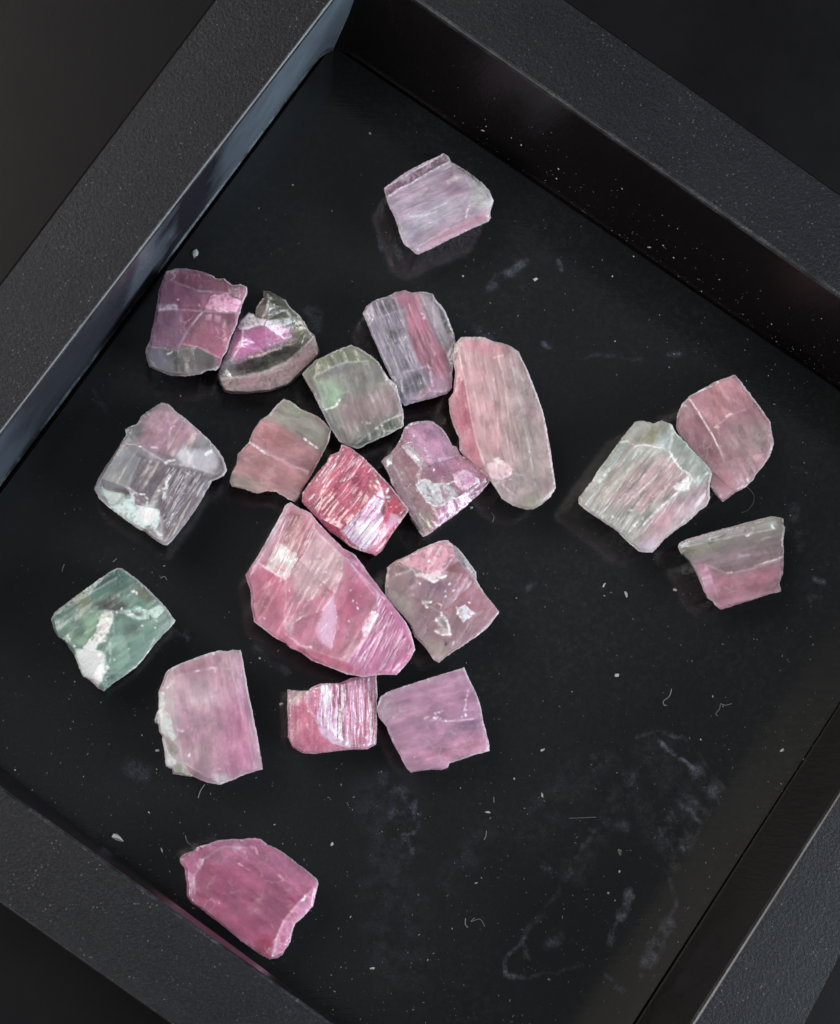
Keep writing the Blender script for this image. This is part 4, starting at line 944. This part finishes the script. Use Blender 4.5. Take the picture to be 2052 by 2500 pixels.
crystal('milky pink crystal with a chipped white left edge, below the green one', (360,1560), 5.425, 6.6,
 [(1235,148),(1255,220),(1300,480),(1350,750),(1400,1000),(1460,1300),(1500,1530),(1532,1725),(1420,1755),(1290,1795),(1150,1860),(960,1935),(780,1895),(610,1820),(450,1805),(345,1790),(325,1720),(250,1680),(230,1480),(200,1350),(200,1270),(160,1230),(150,1130),(105,1110),(100,1060),(130,970),(155,930),(150,700),(200,580),(240,450),(320,380),(450,320),(620,260),(800,190),(950,155),(1060,160),(1130,145)],
 [([(380,500),(640,430),(900,380),(1120,400)],.95),([(330,760),(350,1000),(420,1330),(470,1640),(800,1830)],.93),([(1120,400),(1200,760),(1330,1300),(1430,1720)],.95)],
 (184,142,162),
 [('p',[(260,440),(900,170),(1040,200),(960,380),(600,440),(360,560)],(164,122,136),12,.9),('b',300,400,110,60,30,(158,140,140),.8),
  ('b',720,720,260,220,0,(192,170,180),.75),('b',980,620,180,200,0,(200,158,176),.6),('p',[(260,520),(420,520),(360,1000),(420,1400),(520,1700),(330,1700),(230,1480),(150,1200),(150,700)],(168,156,156),16,.85,.1),  # the first blob paints in a soft highlight
  ('b',700,1100,200,90,0,(166,132,148),.5),('b',680,1550,170,200,0,(170,144,150),.6),
  ('p',[(1100,900),(1250,700),(1330,700),(1500,1600),(1430,1720),(1250,1790),(1050,1800),(980,1100)],(184,122,156),24,.9),('b',1280,1060,70,200,-10,(190,112,152),.7),
  ('p',[(1230,160),(1270,280),(1530,1720),(1450,1720),(1330,1100),(1220,500)],(168,140,156),4,.8),('p',[(1060,160),(1235,150),(1260,350),(1120,420),(1000,330)],(184,154,166),10,.7),
  ('p',[(150,700),(230,720),(230,930),(290,1020),(380,1290),(330,1340),(260,1270),(180,1250),(150,1000)],(184,190,186),4,.92,.05,.05),
  ('p',[(205,1290),(240,1400),(300,1520),(385,1640),(300,1705),(245,1670)],(196,206,200),2.5,.95,0),('p',[(230,1290),(340,1360),(420,1460),(380,1560),(300,1520)],(128,128,120),4,.8,.3),
  ('p',[(320,1720),(450,1640),(520,1720),(650,1830),(345,1795)],(142,144,124),5,.85,.2),('p',[(100,1060),(150,940),(160,1150),(105,1120)],(128,130,130),3,.9,.3),
  ('b',400,1080,80,60,0,(158,150,152),.6),('p',[(870,1810),(1060,1800),(1050,1880),(960,1932)],(196,190,200),6,.8),('l',[(640,425),(690,415)],3,(214,180,188),.8),('l',[(840,380),(910,400),(900,430)],3.5,(214,176,190),.7),('l',[(400,1200),(470,1220)],4,(196,178,182),.7),
  ('l',[(250,440),(450,322),(800,192),(1230,148)],2.5,(190,166,176),.6),('l',[(345,1790),(610,1820),(960,1935),(1290,1795),(1532,1725)],3,(190,166,178),.6),('l',[(150,720),(155,1200),(210,1290),(245,1660)],3,(205,210,206),.7),('l',[(480,1680),(540,1720)],4,(190,172,170),.6),
  ('s',270,638,3.6),('s',300,600,2),('s',560,1540,4.2),('s',375,770,1.6),('s',965,1722,2.2),('s',455,1220,2)],
 -80, 'frosted', amp=.8, seed=17)

A18 = (680, 1600)
crystal('small hot pink crystal with silvery vertical ribs, just under the largest one', A18, 3.215, 5.2,
 [(75,268),(140,275),(235,280),(260,255),(330,222),(410,220),(490,215),(570,180),(660,172),(770,158),(775,300),(772,450),(775,600),(765,700),(700,735),(560,740),(430,755),(280,772),(180,765),(110,720),(75,640),(75,500),(70,380)],
 [([(250,290),(235,400),(290,490),(345,625),(420,685),(560,715),(740,690)],.95),([(340,240),(330,400),(420,600)],1.0),([(500,230),(500,700)],1.0),([(600,200),(600,700)],.98),([(720,180),(722,680)],.92)],
 (198,122,154),
 [('p',[(75,268),(235,285),(205,350),(90,415)],(218,166,164),3,.92),('p',[(75,415),(200,350),(290,490),(345,630),(430,690),(560,740),(280,772),(110,720),(75,500)],(194,112,138),6,.9),('b',140,600,50,90,0,(204,136,154),.6),('b',280,690,120,50,0,(186,96,128),.6),
  ('p',[(340,225),(405,222),(425,400),(475,560),(560,715),(520,725),(430,685),(345,630),(285,490),(330,400)],(206,172,208),4,.92,0),('p',[(340,230),(400,225),(415,400),(350,420)],(196,186,222),3,.8,0),  # whitish panel is a highlight put into the colour
  ('p',[(600,190),(700,175),(690,560),(600,560)],(206,120,150),6,.6),('p',[(590,570),(720,560),(720,700),(590,715)],(196,108,142),5,.6),
  ('l',[(425,230),(430,420)],2.5,(150,90,130),.8),('r',[(330,225),(775,160),(765,700),(560,740),(290,500)],.12,.65),('l',[(500,240),(505,380),(480,450),(478,660)],4.5,(236,226,244),.95),('l',[(470,430),(465,640)],2,(92,60,84),.85),('l',[(505,520),(500,700)],2.4,(80,54,76),.9),('l',[(518,560),(515,710)],1.6,(90,60,84),.8),
  ('l',[(540,400),(545,700)],4,(216,190,226),.7),('l',[(575,230),(578,720)],2.5,(224,168,204),.8),('l',[(600,240),(600,420)],2,(176,100,136),.6),('l',[(650,190),(650,545)],3,(222,160,186),.85),('l',[(680,180),(684,540)],2,(170,84,120),.8),
  ('l',[(724,360),(726,695)],3,(236,200,218),.9),('l',[(705,300),(708,640)],1.8,(160,84,116),.7),('l',[(745,170),(752,690)],2.2,(220,160,190),.6),('l',[(450,240),(455,400)],3,(206,140,178),.7),('l',[(460,600),(540,690)],3,(230,210,236),.6),('l',[(240,290),(220,380),(290,490)],3,(220,150,176),.7),
  ('s',235,435,2.8),('s',228,545,2.8),('s',690,645,3.5),('s',695,580,2.5),('s',535,690,3.5),('s',480,570,3),('s',480,640,3.5),('s',725,695,3),('s',560,720,3),('s',230,570,2)],
 90, 'glossy', amp=0.85, seed=18)

crystal('evenly mauve square crystal with a few glints, right of the small ribbed one', A18, 3.215, 5.6,
 [(1460,95),(1500,190),(1550,290),(1590,400),(1610,530),(1650,670),(1660,750),(1560,775),(1430,820),(1340,850),(1330,880),(1280,900),(1200,895),(1120,905),(1040,922),(1000,880),(960,790),(900,690),(870,620),(850,560),(790,490),(770,420),(800,330),(850,290),(960,250),(1100,205),(1280,150)],
 [([(1150,505),(1320,515),(1520,500)],.97)],
 (168,124,154),
 [('p',[(1000,780),(1300,700),(1620,620),(1660,750),(1340,850),(1040,922)],(184,128,156),14,.9),('b',850,400,100,90,0,(158,132,150),.7),('b',1300,200,300,50,15,(176,132,160),.6),
  ('b',1500,545,90,40,0,(134,104,134),.8),('b',1060,820,80,50,0,(142,106,130),.7),('b',1260,720,80,60,0,(148,108,134),.5),('p',[(1430,380),(1500,370),(1500,500),(1420,490)],(138,110,140),4,.6,.2),('p',[(1460,95),(1490,170),(1430,140)],(160,124,150),4,.6),
  ('l',[(1150,495),(1190,480),(1240,500)],4,(200,172,192),.6),('l',[(1240,480),(1300,515),(1440,512),(1530,500)],2.4,(196,160,186),.7),('l',[(1455,440),(1470,400),(1490,270)],3,(205,176,200),.6),('l',[(770,420),(850,560),(960,790),(1040,922)],3,(190,154,176),.6),('l',[(800,330),(1100,205),(1460,95)],2.4,(190,152,176),.6),
  ('l',[(1230,450),(1240,500)],4,(210,180,205),.6),('s',1262,448,4),('s',1472,468,4.2),('s',1468,352,3),('s',1225,490,2.4),('s',1315,514,2.6),('s',1475,430,2),('s',1440,485,2),('s',1285,435,1.8),('s',905,488,1.8),('s',1068,798,1.8)],
 15, 'frosted', amp=.7, seed=19)

crystal('deep rose crystal lying alone against the lower tray wall', (420,2020), 4.34, 6.6,
 [(500,135),(620,125),(740,125),(880,112),(940,120),(1020,185),(1180,265),(1330,380),(1430,460),(1530,540),(1555,600),(1530,690),(1490,840),(1400,940),(1310,1020),(1280,1100),(1250,1220),(1170,1350),(1120,1385),(1040,1400),(980,1370),(850,1290),(700,1170),(500,1010),(330,880),(200,790),(160,720),(160,600),(130,420),(85,370),(85,320),(150,275),(230,250),(260,210),(400,170)],
 [([(1070,1350),(1130,1120),(1210,950),(1320,830),(1500,640)],.95),([(250,700),(240,500),(340,330),(560,200),(860,220)],.9)],
 (164,82,120),
 [('p',[(230,260),(500,135),(940,115),(1430,460),(1540,570),(1330,720),(900,400),(360,360)],(172,102,138),18,.9),('b',600,190,160,50,10,(168,106,136),.6),('b',700,200,80,40,10,(176,134,162),.7),
  ('b',1080,840,210,200,-30,(124,62,90),.85,.1),('b',580,620,140,130,0,(150,62,108),.6),('b',420,500,150,100,0,(160,74,116),.5),
  ('p',[(160,700),(330,880),(700,1170),(1040,1400),(1080,1280),(800,1050),(450,800)],(182,84,122),16,.8),('b',980,1250,90,120,-30,(168,60,96),.6),('p',[(85,340),(150,270),(340,250),(250,460),(170,650),(130,420)],(172,96,132),10,.8),
  ('p',[(1050,1385),(1080,1250),(1180,980),(1320,830),(1420,700),(1530,660),(1490,840),(1310,1020),(1250,1220),(1170,1350)],(190,132,162),4,.9,.1),('b',1400,800,60,40,50,(150,110,140),.6,.3),
  ('l',[(1090,1200),(1200,980),(1320,840)],4,(206,152,178),.6),('l',[(700,380),(750,405)],3.2,(205,150,176),.8),('l',[(750,405),(830,460)],2,(190,124,152),.6),('l',[(1130,500),(1180,545)],3,(196,140,166),.7),('l',[(1180,545),(1270,600)],2,(180,114,144),.6),('l',[(830,205),(890,215),(905,270)],4,(205,144,156),.7),('l',[(700,210),(780,275)],4,(196,150,172),.6),
  ('l',[(290,340),(330,345),(320,390)],4,(206,156,172),.7),('l',[(200,350),(290,345)],5,(150,70,104),.5),('l',[(150,480),(170,720),(350,890)],3,(196,112,142),.5),
  ('s',1395,765,5),('s',1410,730,3.2),('s',1435,880,2.8),('s',1070,1360,3),('s',1205,1240,2.4),('s',1375,770,3),('s',500,800,1.6),('s',1220,1200,1.8)],
 -38, 'frosted', amp=.9, seed=20)

# ------------------------------------------------------------------ chips, lint and dust lying in the tray
def chip(px, py, r, label, mat=M_DUST, ang=0.0, el=1.0, name='crystal_chip'):
    rnd = random.Random(int(px * 7 + py))
    c = unproj(px, py, 0.0)
    bm = bmesh.new()
    bmesh.ops.create_icosphere(bm, subdivisions=1, radius=1.0)
    for v in bm.verts:
        k = 1 + 0.9 * noise.noise(v.co * 1.7 + Vector((px, py, 0)))
        v.co = Vector((v.co.x * el * k, v.co.y * k / el, v.co.z * 0.55 * k + 0.5)) * r * S
        v.co.z = max(v.co.z, 0.0)
    bmesh.ops.rotate(bm, verts=bm.verts, cent=(0, 0, 0), matrix=Matrix.Rotation(ang, 3, 'Z'))
    me = bpy.data.meshes.new(name); bm.to_mesh(me); bm.free()
    me.materials.append(mat)
    o = bpy.data.objects.new(name, me); o.location = c; COL.objects.link(o)
    if label: tag(o, label, 'chip', 'tiny mineral chips in the tray')
    return o

chip(478, 618, 8.5, 'whitish green chip just above the dark rose crystal by the wall', ang=1.3, el=1.2)
chip(288, 2046, 9, 'pale oblong chip on the floor left of the deep rose crystal', ang=-.5, el=1.5)
chip(1308, 682, 5, 'white round chip on the open floor below the upper right wall', el=1.05)
chip(1506, 1648, 5, 'white chip on the empty floor right of the mauve square crystal', ang=.4, el=1.1)
chip(1529, 1452, 5.5, 'white chip below the greenish striated crystal', ang=1.8, el=1.4)
chip(1648, 1440, 4.5, 'tiny white chip left of the wedge shaped crystal', ang=-.3, el=1.3)
chip(1325, 1831, 5, 'greyish chip on the bare floor below and right of the mauve square crystal', ang=.1, el=1.2)
chip(687, 1719, 4.5, 'white chip beside the left edge of the small ribbed crystal', el=1.1)
chip(385, 1833, 4, 'white chip by the chipped edge of the milky pink crystal', el=1.2)
chip(1151, 1240, 5, 'pale green chip between the mauve crystal and the foot of the longest one', el=1.2)
chip(1911, 1832, 5, 'mint coloured chip near the lower right wall of the tray', ang=.3, el=1.3)
chip(1514, 2082, 7, 'grey chip beside the smeared residue at the lower right', M_DUST2, 2.0, 1.4)
chip(811, 2061, 4.5, 'small white chip right of the deep rose crystal', ang=.8, el=1.3)

def fibre(pts, label, r=0.9, mat=M_LINT):
    P = [unproj(x, y, 0.0) + Vector((0, 0, (r * 1.2 + 1.5 * (i % 2)) * S)) for i, (x, y) in enumerate(pts)]
    # Catmull-Rom
    Q = []
    for i in range(len(P) - 1):
        p0, p1, p2, p3 = P[max(i - 1, 0)], P[i], P[i + 1], P[min(i + 2, len(P) - 1)]
        for k in range(6):
            t = k / 6
            Q.append(0.5 * ((2 * p1) + (p2 - p0) * t + (2 * p0 - 5 * p1 + 4 * p2 - p3) * t * t + (3 * p1 - p0 - 3 * p2 + p3) * t ** 3))
    Q.append(P[-1])
    c = sum(Q, Vector()) / len(Q); c.z = 0
    verts, faces = [], []
    for i, q in enumerate(Q):
        d = (Q[min(i + 1, len(Q) - 1)] - Q[max(i - 1, 0)]).normalized()
        n = Vector((-d.y, d.x, 0)).normalized(); b = d.cross(n)
        for k in range(5):
            a = k * 2 * math.pi / 5
            verts.append(q - c + (n * math.cos(a) + b * math.sin(a)) * r * S)
    for i in range(len(Q) - 1):
        for k in range(5):
            faces.append((i * 5 + k, i * 5 + (k + 1) % 5, i * 5 + 5 + (k + 1) % 5, i * 5 + 5 + k))
    o = link_mesh('lint_fibre', verts, faces, mat, None, tuple(c))
    for p in o.data.polygons: p.use_smooth = True
    tag(o, label, 'lint', 'lint fibres lying in the tray')

fibre([(1640,1682),(1634,1700),(1620,1712),(1622,1722),(1628,1722)], 'wavy greenish lint fibre standing out on the empty lower right floor', 1.3)
fibre([(1759,1720),(1756,1732),(1748,1742),(1752,1748)], 'short faint lint fibre just right of the wavy greenish one', .8)
fibre([(1786,1718),(1770,1722),(1760,1718)], 'pale little lint fibre towards the lower right wall', 1.1)
fibre([(1188,2028),(1186,2042),(1182,2050)], 'short greenish lint fibre on the lower middle floor', 1.1)
fibre([(1137,2242),(1136,2256),(1142,2264)], 'bright hooked lint fibre near the bottom middle', 1.5)
fibre([(1160,2240),(1150,2250),(1172,2244),(1184,2262)], 'thin curled lint fibre beside the bright hooked one', .8)
fibre([(500,1915),(490,1930),(484,1948)], 'faint lint fibre under the milky pink crystal', 1.2)
fibre([(1820,1185),(1838,1205),(1840,1225),(1826,1245),(1810,1252)], 'long hair thin fibre curling out under the dusty pink crystal', .8)
fibre([(1070,985),(1064,1000),(1060,1010)], 'short hair in the dark gap left of the longest crystal', .8)
fibre([(1200,1252),(1206,1262),(1203,1275)], 'faint hair below the foot of the longest crystal', .8)
fibre([(152,1396),(155,1384),(158,1378)], 'small grey lint fibre up and left of the green crystal', 1.4)
fibre([(276,1372),(286,1364)], 'thin grey lint fibre right above the green crystal', 1.1)
fibre([(392,1412),(402,1408),(408,1416)], 'tiny curved fibre to the right of the green crystal', 1.0)
fibre([(453,2040),(458,2055),(466,2062)], 'dull fibre at the upper left of the deep rose crystal', 1.6, M_DUST2)
fibre([(1206,1945),(1206,1960)], 'upright faint fibre on the floor left of the smears', .9)
fibre([(1402,492),(1412,482),(1424,486)], 'curled fibre at the foot of the upper right wall', 1.0)
fibre([(1390,1998),(1455,1995)] , 'straight faint fibre on the left of the large smear', .7)

# dust: uncountable specks, one object
rnd = random.Random(4)
dv, df, dm = [], [], []
def speck(c, r, m, up=Vector((0, 0, 1))):
    k0 = len(dv)
    t = up.orthogonal().normalized(); b = up.cross(t)
    n = rnd.choice((4, 5)); el = rnd.choice((1, 1, 1.4, 2.4)); a0 = rnd.random() * 7
    e1 = t * math.cos(a0) + b * math.sin(a0); e2 = up.cross(e1)
    for k in range(n):
        a = 2 * math.pi * k / n + rnd.uniform(-.3, .3); q = r * rnd.uniform(.7, 1.2)
        dv.append(c + (e1 * math.cos(a) * el + e2 * math.sin(a)) * q + up * r * 0.05)
    dv.append(c + up * r * rnd.uniform(.5, .9))
    for k in range(n):
        df.append((k0 + k, k0 + (k + 1) % n, k0 + n)); dm.append(m)

def inside_floor(px, py):
    return in_poly(np.array([px]), np.array([py]), [(870,180),(2075,990),(2075,1700),(1545,2500),(790,2500),(0,1870),(0,1230)])[0]
count = 0
while count < 1500:
    px = rnd.uniform(0, 2052); py = rnd.uniform(150, 2500)
    dens = 0.22 + 0.75 * max(0, (py - 1500) / 1000) + 0.3 * max(0, (px - 1300) / 750)
    if rnd.random() > dens * (0.35 + 1.3 * (0.5 + 0.5 * noise.noise(Vector((px / 130, py / 130, 2))))) or not inside_floor(px, py): continue
    u = rnd.random()
    r = 0.7 + 1.0 * u ** 2 + (1.3 if u > 0.985 else 0)
    speck(unproj(px, py, 0.0), r * S, 0 if rnd.random() < 0.10 + (0.5 if u > .985 else 0) else 1)
    count += 1
for o_ in [o for o in bpy.data.objects if o.name.startswith('tourmaline')]:
    ws = [o_.data.vertices[k_].co.copy() for k_ in range(0, len(o_.data.vertices), 37)]
    for k in range(26):
        v = rnd.choice(ws); q = Vector((v.x, v.y, 0)) * rnd.uniform(1.12, 1.5) + Vector((rnd.gauss(0, .0006), rnd.gauss(0, .0006), 0))
        speck(o_.location + q, (0.6 + 1.1 * rnd.random() ** 3) * S, 0 if rnd.random() < .15 else 1)
wall_dir = (floor_c[1] - floor_c[0]).normalized()
wn = (Vector((0, 0, 1)).cross(wall_dir)).normalized()
if (wn @ (sum(floor_c, Vector()) / 4 - floor_c[0])) < 0: wn = -wn
for k in range(330):                               # on the foot of the upper right wall
    t = 0.12 + 0.86 * rnd.random() ** 0.8; h_ = 0.0012 + 0.011 * rnd.random() ** 2.2
    a = floor_c[0].lerp(floor_c[1], t); b = rim_in[0].lerp(rim_in[1], t)
    p = a.lerp(Vector((b.x, b.y, 0)), h_ / HR); p.z = h_
    speck(p + wn * 0.00003, (0.8 + 1.2 * rnd.random() ** 3) * S, 0 if rnd.random() < .12 else 1, (wn + Vector((0, 0, .15))).normalized())
for (x, y, r) in [(1180,318,3),(1188,308,2.5),(1274,353,4),(1250,336,2.5),(1365,412,4),(1360,435,3),(1587,603,3.5),(1548,625,4),(1646,628,3.5),(1620,598,3)]:
    # bright grains on that wall: found where the sight line meets the wall
    v = (rot @ Vector(((x - W / 2), -(y - H / 2), -F))).normalized()
    A0 = floor_c[0]; nrm = wall_dir.cross(Vector((rim_in[0].x, rim_in[0].y, HR)) - A0).normalized()
    tt_ = (A0 - CAM).dot(nrm) / v.dot(nrm)
    p = CAM + v * tt_
    if p.z < 0.0005: p = unproj(x, y, 0.0)
    speck(p + wn * 0.00005, r * 0.8 * S, 0, (wn + Vector((0, 0, .3))).normalized())
do = link_mesh('dust_specks', dv, df, [M_DUST, M_DUST2])
do.data.polygons.foreach_set('material_index', dm)
tag(do, 'fine pale mineral dust scattered over the tray floor and wall', 'dust', kind='stuff')

print('triangles', sum(len(o.data.loop_triangles) or len(o.data.polygons) for o in bpy.data.objects if o.type == 'MESH'))
